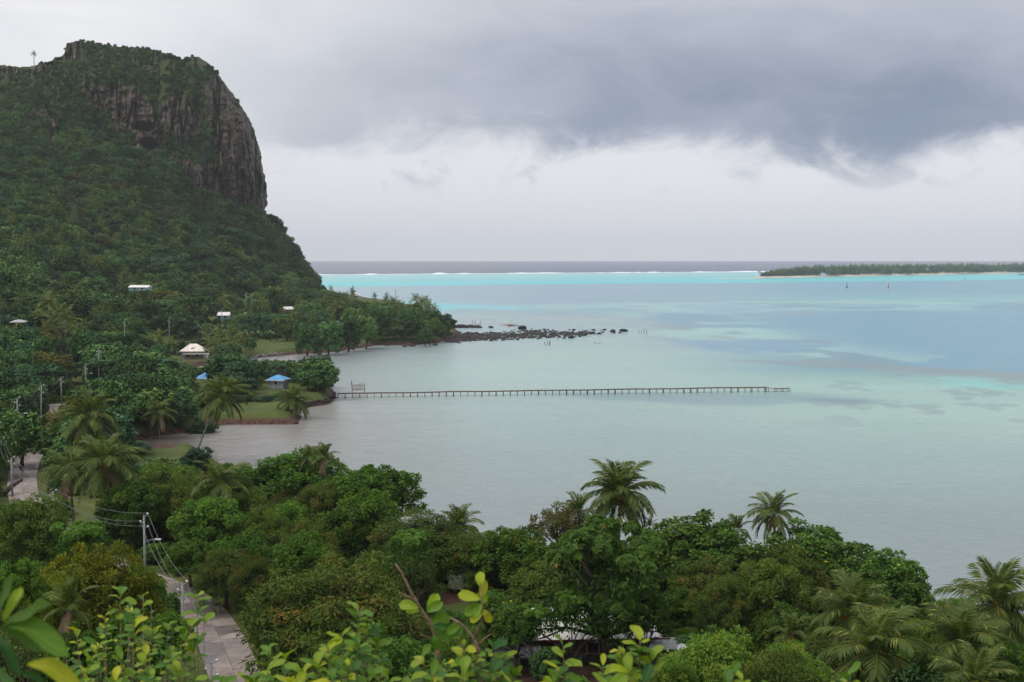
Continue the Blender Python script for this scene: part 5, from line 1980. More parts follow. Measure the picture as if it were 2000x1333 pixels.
def wire(a, b, lab, sag):
    mb = MB()
    n = 14
    pts = []
    for i in range(n + 1):
        f = i / n
        p = np.array(a) * (1 - f) + np.array(b) * f
        p[2] -= sag * 4 * f * (1 - f)
        pts.append(p)
    mb.tube(pts, 0.022, 4)
    o = mb.build('power_cable', M['wire'])
    tag(o, lab, 'cable', 'overhead power cables')


for i, j, nm in ((0, 1, 'by the wet road'), (1, 2, 'between the roadside pole and the street lamp pole'), (2, 3, 'across the dark trees beyond the golden tree'), (3, 4, 'over the road verge'), (4, 5, 'beside the fallen log'),
                 (5, 6, 'above the road bend'), (6, 7, 'between the bend lamp post and the leaning pole'), (7, 8, 'beyond the leaning pole'), (8, 9, 'above the flat-topped tree'), (9, 10, 'rising to the tall pole by the olive tree')):
    A, B = ptop[i], ptop[j]
    for q, (x, z, wn) in enumerate(((0.44, 9.25, 'top'), (-0.42, 8.28, 'middle'), (0.46, 7.7, 'lowest'))):
        wire((A[0] + x, A[1], A[2] + z * A[3]), (B[0] + x, B[1], B[2] + z * B[3]), '%s overhead cable %s' % (wn, nm), 0.9 + 0.15 * q)


# ------------------------------------------------------------------ houses
def window(parent, x, y, z, w, h, face=-1):
    mb = MB()
    t = 0.07
    y0, y1 = (y - 0.06, y + 0.03) if face < 0 else (y - 0.03, y + 0.06)
    mb.box(x - w / 2 - t, x + w / 2 + t, y0, y1, z - t, z)
    mb.box(x - w / 2 - t, x + w / 2 + t, y0, y1, z + h, z + h + t)
    mb.box(x - w / 2 - t, x - w / 2, y0, y1, z, z + h)
    mb.box(x + w / 2, x + w / 2 + t, y0, y1, z, z + h)
    f = mb.build('window', M['white'], parent)
    m2 = MB()
    m2.box(x - w / 2, x + w / 2, y - 0.03, y + 0.012, z, z + h)
    m2.build('pane', M['glass'], f)


def hip_roof(w, dp, z, rh, ov=0.6, ridge=None, th=0.14):
    """hip roof as a closed solid"""
    a, b = w / 2 + ov, dp / 2 + ov
    r = (w - dp) / 2 + 0.3 if ridge is None else ridge
    r = max(r, 0.3)
    v = [(-a, -b, z), (a, -b, z), (a, b, z), (-a, b, z), (-a, -b, z + th), (a, -b, z + th), (a, b, z + th), (-a, b, z + th), (-r, 0, z + rh), (r, 0, z + rh)]
    f = [(3, 2, 1, 0), (0, 1, 5, 4), (1, 2, 6, 5), (2, 3, 7, 6), (3, 0, 4, 7), (4, 5, 9, 8), (6, 7, 8, 9), (5, 6, 9), (7, 4, 8)]
    mb = MB()
    mb.add(v, f)
    return mb


def small_house(label, px, ybase, d, w, dp, wh, rh, rz, roof, wall, cat='house', name='house', wins=2, zadd=0.0, gable=False, eave=False):
    c = P(px, ybase, d)
    z = c[2] - wh if eave else c[2]
    e = empty(name, (c[0], d + dp / 2, z + zadd), rz)
    tag(e, label, cat)
    mb = MB()
    mb.box(-w / 2, w / 2, -dp / 2, dp / 2, -2.5, wh)
    mb.build('wall', M[wall], e)
    rf_ = hip_roof(w, dp, wh + 0.003, rh, 0.3 if gable else 0.55, ridge=w / 2 + 0.28 if gable else None).build('roof', M[roof], e)
    mb = MB()
    a, b = (w / 2 + 0.33, dp / 2 + 0.33) if gable else (w / 2 + 0.6, dp / 2 + 0.6)
    mb.box(-a, a, -b - 0.03, -b + 0.02, wh - 0.12, wh + 0.16)
    mb.build('fascia', M['white'], rf_)
    for i in range(wins):
        window(e, -w / 2 + w * (i + 0.7) / (wins + 0.4), -dp / 2, 1.0, min(1.2, w / 5), 1.1)
    return e


e = small_house('white bungalow with a cream hipped roof beside palms above the inlet', 374, 703, 448, 8.4, 6.5, 3.2, 2.7, 0.12, 'cream', 'grey')
mb = MB()
mb.add([(-2.4, -3.3, 3.5), (1.2, -2.3, 4.6), (-2.2, -1.6, 4.5)], [(0, 1, 2)])
mb.add([(-2.9, -3.6, 3.05), (-0.2, -2.2, 4.35), (-2.3, -1.4, 4.35), (-2.9, -3.6, 3.0), (-0.2, -2.2, 4.3), (-2.3, -1.4, 4.3)], [(0, 1, 2), (5, 4, 3)])
mb.build('gable_vent', M['wood'], e)
mb = MB()
mb.box(-3.2, 4.6, -5.2, -3.26, 2.2, 2.32)
mb.build('porch_roof', M['cream'], e)
mb = MB()
mb.box(4.2, 6.0, -2.6, 0.5, -1.5, 2.1)
mb.build('side_wing', M['white'], e)
small_house('small pavilion with a bright blue hipped roof on the stone-edged peninsula', 541, 759, 336, 4.6, 4.2, 2.3, 1.4, -0.18, 'blue', 'grey', wins=1)
small_house('long low building with a blue roof behind the spreading tree', 435, 755, 366, 17.0, 5.5, 2.4, 1.7, 0.04, 'blue', 'white', wins=4)
small_house('small white-roofed house with teal walls above the banana patch', 433, 617, 585, 6.6, 5.0, 2.2, 1.7, 0.1, 'white', 'teal', eave=True, gable=True)
small_house('little cream shed beside the teal-walled house', 483, 614, 600, 2.6, 2.6, 1.8, 0.9, 0.3, 'cream', 'white', 'shed', 'shed', 0, eave=True, gable=True)
small_house('white house with a red-edged roof among the palms', 561, 605, 690, 5.4, 4.2, 2.2, 1.6, 0.5, 'white', 'red', eave=True, gable=True)
small_house('plain white boxy house half hidden by the point trees', 661, 637, 640, 4.6, 4.0, 2.0, 0.7, 0.0, 'white', 'white')
small_house('far white-roofed boathouse at the tip of the land', 696, 583, 1050, 7.5, 6.0, 2.2, 2.6, 0.2, 'white', 'white', 'boathouse', 'boathouse', 1)
small_house('long pale green-white roofed house high in the forest', 271, 562, 600, 10.0, 5.0, 2.0, 1.2, -0.1, 'white', 'teal', eave=True, gable=True)
small_house('dark little hut beside the leafless grey tree', 33, 640, 400, 4.0, 3.5, 1.8, 0.8, 0.2, 'zinc', 'rust', 'hut', 'hut', 1)


# garden wall in front of the white bungalow
mb = MB()
c = P(378, 713, 436)
mb.box(c[0] - 6, c[0] + 5.5, 435.8, 436.3, 0.2, c[2] + 1.0)
mb.box(c[0] - 6.05, c[0] + 5.55, 435.7, 436.4, c[2] + 1.003, c[2] + 1.1)
tag(mb.build('garden_wall', M['stone']), 'dark low garden wall on the lawn below the white bungalow', 'wall')


def sheet_mesh(wd, ln, name, waves=5, amp=0.03):
    """corrugated roofing sheet: wd wide along x, ln long along y"""
    nx = waves * 4 + 1
    v, f = [], []
    for i in range(nx):
        x = wd * i / (nx - 1)
        z = amp * math.cos(i * math.pi / 2)
        for (y, dz) in ((0, 0), (ln, 0), (ln, -0.012), (0, -0.012)):
            v.append((x, y, z + dz))
    for i in range(nx - 1):
        a, b = i * 4, i * 4 + 4
        for k in range(4):
            k2 = (k + 1) % 4
            f.append((a + k, b + k, b + k2, a + k2))
    mb = MB()
    mb.add(v, f)
    return mb.mesh(name, False)


def near_house():
    d0 = 107.5
    c = P(1150, 1295, d0)
    z = gz(c[0], d0 + 3)
    e = empty('house', (c[0], d0, z), 0.06)
    tag(e, 'white-roofed family house with stained walls behind the almond tree', 'house')
    Wd, Dp, wh = 13.5, 8.0, 2.9
    x0, x1 = -Wd / 2, Wd / 2
    mb = MB()
    # front wall with doorway and openings, back and sides
    for a, b in ((x0, -3.4), (-2.3, -0.2), (1.0, 3.2), (4.4, x1 - 1.6)):
        mb.box(a, b, 0, 0.2, 0, wh)
    mb.box(-3.4, -2.3, 0, 0.2, 2.2, wh)
    mb.box(-0.2, 1.0, 0, 0.2, 2.1, wh)
    mb.box(-0.2, 1.0, 0, 0.2, 0, 0.9)
    mb.box(3.2, 4.4, 0, 0.2, 2.1, wh)
    mb.box(3.2, 4.4, 0, 0.2, 0, 0.9)
    mb.box(x0, x0 + 0.2, 0.203, Dp, 0, wh)
    mb.box(x1 - 1.8, x1 - 1.6, 0.203, Dp, 0, wh)
    mb.box(x0 + 0.203, x1 - 1.803, Dp - 0.2, Dp, 0, wh)
    mb.build('wall', M['rust'], e)
    mb = MB()
    mb.box(-3.36, -2.34, 0.06, 0.12, 0.02, 2.17)
    dr = mb.build('door', M['wood'], e)
    mb = MB()
    mb.ball((-2.45, 0.02, 1.05), 0.05)
    mb.build('handle', M['steel'], dr)
    for x in (0.4, 3.8):
        window(e, x, 0.1, 0.95, 1.05, 1.05)
    for x in (x0 + 0.05, x1 - 0.25):
        mb = MB()
        mb.box(x, x + 0.2, -1.25, -1.05, 0, wh - 0.3)
        mb.build('post', M['white'], e)
    # roof
    rise, ov = 1.25, 1.5
    run = Dp / 2 + ov
    ln = math.hypot(run, rise)
    sw = 0.92
    me = sheet_mesh(sw + 0.06, ln, 'roof_sheet')
    n = int((Wd + 1.2) / sw)
    me.materials.append(M['tinroof'])
    for side in (0, 1):
        for i in range(n):
            o = link(bpy.data.objects.new('roof_sheet', me), e)
            a = math.atan2(rise, run)
            xx = x0 - 0.6 + i * sw
            if side == 0:
                o.location = (xx, -ov, wh - 0.1 + 0.010 * (i % 2))
                o.rotation_euler = (a, 0, 0)
            else:
                o.location = (xx + sw, Dp + ov, wh - 0.1 + 0.010 * (i % 2))
                o.rotation_euler = (a, 0, math.pi)
    mb = MB()
    yr = Dp / 2
    zr = wh - 0.1 + rise
    mb.add([(x0 - 0.65, yr - 0.3, zr - 0.01), (x1 + 0.62, yr - 0.3, zr - 0.01), (x1 + 0.62, yr, zr + 0.09), (x0 - 0.65, yr, zr + 0.09), (x1 + 0.62, yr + 0.3, zr - 0.01), (x0 - 0.65, yr + 0.3, zr - 0.01)], [(0, 1, 2, 3), (3, 2, 4, 5)])
    mb.build('ridge_cap', M['white'], e)
    mb = MB()
    mb.box(x0 - 0.6, x1 + 0.6, -ov - 0.05, -ov - 0.005, wh - 0.25, wh - 0.10)
    mb.build('fascia', M['maroon'], e)
    # grey corrugated lean-to on the left
    me2 = sheet_mesh(0.9, 3.4, 'lean_to_sheet')
    me2.materials.append(M['zinc'])
    for i in range(5):
        o = link(bpy.data.objects.new('lean_to_sheet', me2), e)
        o.location = (x0 - 2.2 + i * 0.86, -3.6, 1.95 + 0.010 * (i % 2))
        o.rotation_euler = (0.15, 0, 0)
    for x in (x0 - 2.1, x0 - 0.2, x0 + 1.8):
        mb = MB()
        mb.box(x, x + 0.12, -3.5, -3.38, 0, 1.9)
        mb.build('post', M['wood'], e)
    # flat concrete annex on the right
    mb = MB()
    mb.box(x1 - 1.4, x1 + 1.2, -2.6, 0.2, 0, 2.05)
    mb.build('annex_wall', M['rust'], e)
    mb = MB()
    mb.box(x1 - 1.6, x1 + 1.4, -2.85, 0.4, 2.053, 2.2)
    mb.build('annex_roof', M['concrete'], e)
    mb = MB()
    mb.box(x1 - 0.7, x1 + 0.4, 1.2, 1.3, 0, 2.6)
    mb.build('partition', M['white'], e)
    # things in the yard
    t = MB()
    t.tube([(0, 0, 0), (0, 0, 0.9)], [0.28, 0.34], 12)
    b = empty('rubbish_bin', (c[0] - 0.9, d0 - 0.9, z))
    tag(b, 'green rubbish bin against the stained house wall', 'bin')
    t.build('body', M['green'], b, True)
    t = MB()
    t.tube([(0, 0, 0.903), (0, 0, 0.96), (0, 0, 1.0)], [0.37, 0.37, 0.2], 12)
    t.build('lid', M['green'], b, True)


near_house()


def dish():
    c = P(1332, 1268, 100)
    z = gz(c[0], 100)
    e = empty('satellite_dish', (c[0], 100, z))
    tag(e, 'round white satellite dish on a thin mast by the flat concrete annex', 'satellite dish')
    hz = c[2] - z
    mb = MB()
    mb.tube([(0, 0.12, -0.2), (0, 0.12, hz - 0.1)], 0.04, 6)
    mb.build('mast', M['steel'], e, True)
    mb = MB()
    n, rn = 20, 5
    ax = nrmz(np.array([0.15, -0.8, 0.55]))
    a = nrmz(np.cross(ax, np.array([0, 0, 1.0])))
    b = np.cross(ax, a)
    v = []
    for side in (0, 0.03):
        for i in range(rn):
            q = 0.02 + 0.44 * i / (rn - 1)
            for k in range(n):
                t = 2 * math.pi * k / n
                v.append(np.array([0, 0, hz]) + (a * math.cos(t) + b * math.sin(t)) * q + ax * (q * q * 0.5 - side))
    f = []
    for s in (0, 1):
        o = s * rn * n
        for i in range(rn - 1):
            for k in range(n):
                k2 = (k + 1) % n
                q = (o + i * n + k, o + i * n + k2, o + (i + 1) * n + k2, o + (i + 1) * n + k)
                f.append(q if s == 0 else q[::-1])
    mb.add(v, f)
    mb.build('reflector', M['insul'], e, True)
    mb = MB()
    tip = np.array([0, 0, hz]) + ax * 0.5
    mb.tube([np.array([0, 0, hz]) - b * 0.4 + ax * 0.1, tip], 0.015, 5)
    mb.ball(tip, 0.05, 6, 4)
    mb.build('receiver_arm', M['steel'], e, True)


dish()


def van():
    c = P(903, 1172, 132)
    z = gz(c[0], 132)
    e = empty('van', (c[0], 132, z), 1.25)
    tag(e, 'white van parked in the shade under the brown-flushed mango tree', 'van')
    prof = [(-2.1, 0.35), (2.1, 0.35), (2.15, 0.8), (1.95, 1.05), (1.25, 1.25), (0.75, 1.9), (-2.0, 1.95), (-2.15, 1.2)]
    v, f = [], []
    for y in (-0.85, 0.85):
        v += [(x, y * (0.93 if zz > 1.5 else 1), zz) for x, zz in prof]
    n = len(prof)
    f = [tuple(range(n))[::-1], tuple(range(n, 2 * n))]
    for i in range(n):
        j = (i + 1) % n
        f.append((i, j, n + j, n + i))
    mb = MB()
    mb.add(v, f)
    mb.build('body', M['white'], e)
    mb = MB()
    mb.add([(1.23, -0.72, 1.32), (1.23, 0.72, 1.32), (0.82, 0.70, 1.84), (0.82, -0.70, 1.84)], [(0, 1, 2, 3)])
    mb.build('windscreen', M['glass'], e).location = (0.03, 0, 0.02)
    for s in (-1, 1):
        mb = MB()
        mb.box(-1.7, 0.7, s * 0.86 - 0.02, s * 0.86 + 0.02, 1.2, 1.55)
        mb.build('side_window', M['glass'], e)
        mb = MB()
        mb.box(2.12, 2.18, s * 0.6 - 0.15, s * 0.6 + 0.15, 0.72, 0.92)
        mb.build('headlight', M['insul'], e)
        for x in (-1.35, 1.35):
            mb = MB()
            mb.tube([(x, s * 0.72, 0.34), (x, s * 0.92, 0.34)], 0.34, 14)
            w = mb.build('wheel', M['dark'], e)
            mb = MB()
            mb.tube([(x, s * 0.90, 0.34), (x, s * 0.935, 0.34)], 0.19, 10)
            mb.build('hub', M['steel'], w)


van()

# fallen log on the verge
mb = MB()
a = G(8, 968, 3.3)
mb.tube([a + np.array([0, 0, 0.3]), a + np.array([0.6, 1.5, 1.2]), a + np.array([1.6, 3.0, 1.9])], [0.45, 0.38, 0.22], 8)
tag(mb.build('log', M['bark'], None, True), 'dark fallen log propped on the grass verge of the road', 'log')


# ------------------------------------------------------------------ the jetty
def jetty():
    A, B = G(660, 777.0), G(1494, 765.5)
    A, B = A[:2], B[:2]
    root = empty('jetty', (A[0], A[1], 0))
    tag(root, 'long narrow wooden jetty on thin piles running out from the peninsula', 'jetty')
    n = 61
    u = (B - A) / np.linalg.norm(B - A)
    w = np.array([-u[1], u[0]])
    L = np.linalg.norm(B - A)
    rj = random.Random(4)
    zd = [1.22 + 0.05 * math.sin(i * 0.5) + rj.uniform(-0.03, 0.03) + 0.18 * i / n for i in range(n + 1)]
    for i in range(n + 1):
        thick = rj.random() < 0.45
        for s in (-1, 1):
            p = u * (L * i / n) + w * s * 0.55
            mb = MB()
            mb.tube([(p[0], p[1], -2.0), (p[0] + rj.uniform(-0.04, 0.04), p[1], 0.4), (p[0], p[1], zd[i] - 0.1)], (0.105 if thick else 0.06), 6)
            mb.build('pile', M['wood'], root, True)
        if thick:
            mb = MB()
            p = u * (L * i / n)
            mb.tube([(p[0], p[1] - 0.55, -0.3), (p[0], p[1] - 0.55, 0.18)], 0.26, 7)
            mb.build('footing', M['stone'], root, True)
    for i in range(n):
        a, b = u * (L * i / n), u * (L * (i + 1) / n)
        mb = MB()
        for s0, s1, h0, h1 in ((-0.75, 0.75, 0.0, 0.07), (-0.62, -0.50, -0.16, -0.005), (0.50, 0.62, -0.16, -0.005)):
            v = []
            for q, z in ((a + u * 0.02, zd[i]), (b - u * 0.02, zd[i + 1])):
                for s in (s0, s1):
                    for h in (h0, h1):
                        v.append((q[0] + w[0] * s, q[1] + w[1] * s, z + h))
            mb.add(v, [(0, 2, 3, 1), (4, 5, 7, 6), (0, 4, 6, 2), (1, 3, 7, 5), (0, 1, 5, 4), (2, 6, 7, 3)])
        mb.build('deck_section', M['wood'], root)
    # lower landing at the outer end
    C0 = u * L
    for i, (off, z) in enumerate(((0.0, 1.35), (2.6, 0.85), (4.6, 0.8), (6.6, 0.8))):
        for s in (-0.9, 0.9):
            p = C0 + u * (off + 0.8) + w * s
            mb = MB()
            mb.tube([(p[0], p[1], -2), (p[0], p[1], z + (0.45 if i else 0))], 0.09, 6)
            mb.build('pile', M['wood'], root, True)
    for (o0, o1, z0, z1) in ((0.02, 2.4, 1.4, 0.86), (2.42, 7.4, 0.84, 0.84)):
        mb = MB()
        v = []
        for q, z in ((C0 + u * o0, z0), (C0 + u * o1, z1)):
            for s in (-0.95, 0.95):
                for h in (-0.06, 0.06):
                    v.append((q[0] + w[0] * s, q[1] + w[1] * s, z + h))
        mb.add(v, [(0, 2, 3, 1), (4, 5, 7, 6), (0, 4, 6, 2), (1, 3, 7, 5), (0, 1, 5, 4), (2, 6, 7, 3)])
        mb.build('landing', M['wood'], root)


jetty()


def boat(label, X, Y, L, rz, hull='white', z=0.0, cabin=False, motor=True, inner='grey', group=None):
    e = empty('motorboat', (X, Y, z), rz)
    tag(e, label, 'boat', group)
    v, f = [], []
    n = 9
    for i in range(n):
        t = i / (n - 1)
        x = (t - 0.5) * L
        hw = L * 0.17 * (1 - max(0, (t - 0.45) / 0.55) ** 2.2) + 0.01
        zt = L * 0.10 + L * 0.07 * t ** 2.5
        zk = -0.06 * L + 0.10 * L * max(0, t - 0.7)
        v += [(x, -hw, zt), (x, -hw * 0.75, zk * 0.4), (x, 0, zk), (x, hw * 0.75, zk * 0.4), (x, hw, zt), (x, hw * 0.88, zt), (x, hw * 0.65, zt * 0.35), (x, -hw * 0.65, zt * 0.35), (x, -hw * 0.88, zt)]
    for i in range(n - 1):
        for k in range(9):
            k2 = (k + 1) % 9
            f.append((i * 9 + k, (i + 1) * 9 + k, (i + 1) * 9 + k2, i * 9 + k2))
    f.append(tuple(range(9)))
    mb = MB()
    mb.add(v, f)
    mb.build('hull', M[hull], e)
    for x in (-0.2, 0.12):
        mb = MB()
        mb.box(x * L - 0.12, x * L + 0.12, -L * 0.125, L * 0.125, L * 0.075, L * 0.09)
        mb.build('seat', M[inner], e)
    if motor:
        mb = MB()
        mb.box(-L / 2 - 0.28, -L / 2 - 0.02, -0.12, 0.12, L * 0.06, L * 0.06 + 0.55)
        mb.box(-L / 2 - 0.2, -L / 2 - 0.08, -0.05, 0.05, -0.4, L * 0.06 - 0.005)
        mb.build('outboard_motor', M['dark'], e)
    if cabin:
        mb = MB()
        h0 = L * 0.1
        for x in (-0.12, 0.2):
            for s in (-1, 1):
                mb.tube([(x * L, s * L * 0.12, h0), (x * L, s * L * 0.12, h0 + 1.3)], 0.04, 5)
        mb.build('canopy_frame', M['steel'], e)
        mb = MB()
        mb.box(-0.17 * L, 0.25 * L, -L * 0.14, L * 0.14, h0 + 1.303, h0 + 1.37)
        mb.build('canopy', M[hull], e)
    return e


# boat in its lift beside the jetty
c = G(697, 772)
boat('white motorboat hung in a wooden lift beside the jetty', c[0], c[1] + 3.2, 4.4, 0.05, z=1.7, cabin=False).scale = (0.8, 1, 2.7)
e = empty('boat_lift', (c[0], c[1] + 3.2, 0), 0.05)
tag(e, 'wooden post frame boat lift beside the jetty', 'boat lift')
for x in (-1.8, 1.8):
    for y in (-1.1, 1.1):
        mb = MB()
        mb.tube([(x, y, -2), (x, y, 2.75)], 0.05, 6)
        mb.build('post', M['wood'], e)
    mb = MB()
    mb.tube([(x, -1.1, 1.2), (x, 1.1, 1.2)], 0.08, 6)
    mb.build('cradle_beam', M['wood'], e)
for y in (-1.1, 1.1):
    mb = MB()
    mb.box(-1.95, 1.95, y - 0.06, y + 0.06, 2.66, 2.73)
    mb.build('top_beam', M['wood'], e)
c = G(1168, 671)
boat('small white dinghy moored alone off the rocks', c[0], c[1], 2.9, 0.3, motor=True)
c = G(933, 636)
boat('white canopied boat moored behind the rocks near the point', c[0], c[1], 5.5, 1.2, cabin=True)
for i, (px, y, h, lab) in enumerate([(988, 636, 'white', 'white canopied fishing boat rafted with colourful boats behind the rocks'), (996, 637.5, 'red', 'red-hulled boat in the raft behind the rocks'), (1004, 637, 'teal', 'turquoise canopied boat in the raft behind the rocks')]):
    c = G(px, y)
    boat(lab, c[0], c[1], 6.0, 0.4 + i, hull=h, cabin=(i != 1), group='boats rafted behind the rocks')
c = G(1980, 537.5)
boat('grey workboat lying off the islet beach', c[0], c[1] - 40, 16, 0.2, hull='grey', cabin=True)
c = G(1884, 546)
boat('dark little motorboat off the islet', c[0], c[1], 7, 1.4, hull='dark', cabin=True)


def marker(label, px, ytop, ybase, col):
    b = G(px, ybase)
    t = P(px, ytop, b[1])
    e = empty('channel_marker', (b[0], b[1], 0))
    tag(e, label, 'marker')
    mb = MB()
    mb.tube([(0, 0, -2), (0, 0, t[2])], 0.32, 8)
    mb.build('post', M[col], e)
    mb = MB()
    mb.tube([(0, 0, 0.05), (0, 0, 2.6), (0, 0, 2.9)], [0.9, 0.8, 0.4], 10)
    mb.build('base', M['dark' if col == 'green' else col], e)
    mb = MB()
    mb.ball((0, 0, t[2] + 0.4), 0.55, 8, 5)
    mb.build('topmark', M[col], e)


marker('green channel marker post standing in the open lagoon', 1654, 554, 563, 'green')
marker('red channel marker post standing in the open lagoon', 1735, 555, 563.5, 'red')
# red and white mast over the wooded point
b = P(773, 600, 700)
z0 = gz(b[0], 700)
e = empty('striped_mast', (b[0], 700, z0))
tag(e, 'red and white striped mast over the wooded point', 'mast')
tz = P(773, 566, 700)[2] - z0
for i in range(6):
    mb = MB()
    mb.tube([(0, 0, tz * i / 6), (0, 0, tz * (i + 1) / 6 - 0.005)], 0.16, 8)
    mb.build('mast_section', M['red' if i % 2 else 'white'], e)


def stakes(label, specs):
    """specs: column, row top, row foot, lean"""
    b0 = G(specs[0][0], specs[0][2])
    e = empty('mooring_stakes', (b0[0], b0[1], 0))
    tag(e, label, 'stakes')
    for (px, yt, yb, ln) in specs:
        b = G(px, yb)
        t = P(px + ln, yt, b[1])
        mb = MB()
        mb.tube([(b[0] - b0[0], b[1] - b0[1], -1), (t[0] - b0[0], b[1] - b0[1], t[2])], 0.14, 6)
        mb.build('stake', M['wood'], e)


stakes('cluster of leaning mooring stakes below the rocks', [(1062, 668, 675, 2), (1066, 666, 675, 4), (1071, 667, 675, 3), (1074, 666, 674, 0)])
stakes('row of upright mooring stakes beyond the rock spit', [(1248, 645, 651, 0), (1253, 646, 651, 0), (1258, 643, 652, 0), (1263, 644, 652, 0)])
stakes('thin stakes beside the canopied boat behind the rocks', [(923, 626, 633, 0), (928, 626, 634, 0), (938, 627, 635, 0)])

# islet huts
small_house('white-roofed hut among the palms of the islet', 1811, 534, 2800, 13, 9, 3, 3, 0.1, 'white', 'white', 'hut', 'hut', 1, zadd=6)
small_house('small blue hut on the islet beach', 1607, 539, 2462, 9, 6, 3, 2, 0.1, 'blue', 'white', 'hut', 'hut', 1, zadd=1.5)
small_house('pale beach shelter by the workboat on the islet', 1975, 532.5, 3090, 26, 9, 4, 3, 0.05, 'cream', 'white', 'hut', 'hut', 1, zadd=1.5)


# ------------------------------------------------------------------ rocks
def rock_mesh(seed, sub=2):
    import bmesh
    bm = bmesh.new()
    bmesh.ops.create_icosphere(bm, subdivisions=sub, radius=1.0)
    for v in bm.verts:
        p = v.co
        n = float(fbm(p.x * 1.3 + seed * 3, p.y * 1.3, p.z * 1.3, seed=seed, octv=3))
        v.co = p * (0.6 + 0.8 * n)
        v.co.z *= 0.75
    me = bpy.data.meshes.new('boulder')
    bm.to_mesh(me)
    bm.free()
    return me


RK = [rock_mesh(s) for s in range(6)]
RKS = []
for m_ in RK:
    c_ = m_.copy()
    c_.materials.append(M['stone'])
    RKS.append(c_)
    m_.materials.append(M['lava'])
rk = random.Random(19)


def boulder(X, Y, z, s, meshes, label, group):
    o = link(bpy.data.objects.new('boulder', rk.choice(meshes)))
    o.location = (X, Y, z)
    o.rotation_euler = (rk.uniform(-0.3, 0.3), rk.uniform(-0.3, 0.3), rk.uniform(0, 6.28))
    o.scale = (s * rk.uniform(0.8, 1.35), s * rk.uniform(0.8, 1.2), s * rk.uniform(0.45, 0.95))
    tag(o, label, 'boulder', group)
    return o


for (px, y, s, lab) in [(1020, 644, 2.6, 'largest black boulder humped above the rock spit'), (1141, 656, 2.0, 'squarish black boulder standing out of the rock spit'), (1218, 648, 1.8, 'pointed black boulder at the outer end of the rock spit'),
                        (1197, 649, 1.6, 'low black boulder next to the outermost one'), (1115, 661, 1.6, 'tall narrow black boulder in the water before the spit'), (959, 641, 1.6, 'isolated black boulder behind the spit')]:
    g = G(px, y)
    boulder(g[0], g[1], 0.3 * s, s, RK, lab, 'black boulders of the rock spit')
for i in range(170):
    a = rk.random() ** 1.35
    px = 885 + a * 335
    up = np.interp(px, [885, 950, 1030, 1100, 1220], [648, 650, 641, 643, 645])
    dn = np.interp(px, [885, 950, 1030, 1100, 1220], [672, 667, 665, 663, 651])
    y = rk.uniform(up, dn)
    s = rk.choice([0.4, 0.5, 0.55, 0.65, 0.8, 1.0, 1.25])
    g = G(px, y)
    boulder(g[0], g[1], rk.uniform(-0.1, 0.25) * s, s, RK, 'black lava boulder in the low rock spit off the point', 'black boulders of the rock spit')
for i in range(26):
    px = rk.uniform(740, 885)
    y = np.interp(px, [740, 800, 850, 885], [675, 676, 673, 667]) + rk.uniform(-1.5, 2.5)
    g = G(px, y)
    s = rk.uniform(0.5, 1.0)
    boulder(g[0], g[1], 0.15 * s, s, RK, 'black boulder strewn along the foot of the wooded point', 'boulders at the foot of the point')
for i in range(7):
    px = 888 + i * 8
    g = G(px, 640.5)
    boulder(g[0], g[1], 0.3, 2.6, RK, 'dark slab of the lava ledge lying beyond the point', 'lava ledge rocks beyond the point')
for i in range(46):
    px = rk.uniform(484, 556)
    y = np.interp(px, [484, 556], [700, 694]) - rk.uniform(-0.5, 3.0)
    g = G(px, y, 0.4)
    boulder(g[0], g[1], 0.3 + (700 - y) * 0.12, rk.uniform(0.4, 0.8), RKS, 'grey stone of the shore revetment below the lawn', 'stones of the revetment')
for i in range(60):
    px = rk.uniform(422, 580)
    g = G(px, 829)
    boulder(g[0], g[1] + rk.uniform(0, 1.2), rk.uniform(0.0, 0.35), rk.uniform(0.3, 0.55), RK, 'dark stone along the foot of the red earth bank', 'stones of the earth bank')
for i in range(60):
    px = rk.uniform(590, 658)
    y = np.interp(px, [590, 640, 658], [798, 790, 776])
    g = G(px, y)
    f = rk.random()
    boulder(g[0] - 0.2, g[1] + f * 1.6, 0.1 + f * 1.2, rk.uniform(0.35, 0.65), RK, 'brown stone in the bank of the jetty peninsula', 'stones of the jetty peninsula')


def rubble():
    import bmesh
    src = []
    for m in RK:
        v = np.zeros(len(m.vertices) * 3, np.float32)
        m.vertices.foreach_get('co', v)
        t = np.zeros(len(m.polygons) * 3, np.int32)
        m.loops.foreach_get('vertex_index', t)
        src.append((v.reshape(-1, 3), t.reshape(-1, 3)))
    V, T, b = [], [], 0
    for i in range(1050):
        a = rk.random() ** 2.0
        px = 872 + a * 290
        up = np.interp(px, [872, 950, 1030, 1100, 1220], [650, 651, 644, 647, 646])
        dn = np.interp(px, [872, 950, 1030, 1100, 1220], [671, 667, 664, 660, 650])
        g = G(px, up + (dn - up) * (0.5 + 0.5 * (rk.random() - rk.random())))
        v, t = src[rk.randrange(6)]
        s = rk.uniform(0.3, 0.95)
        V.append(v * np.array([s * 1.5, s, s * 0.7]) + np.array([g[0], g[1], 0.1]))
        T.append(t + b)
        b += len(v)
    o = obj('rock_rubble', mesh_np('rock_rubble', np.concatenate(V), tris=np.concatenate(T)), M['lava'])
    tag(o, 'black lava rubble lying between the boulders of the spit', 'rubble', kind='stuff')


rubble()


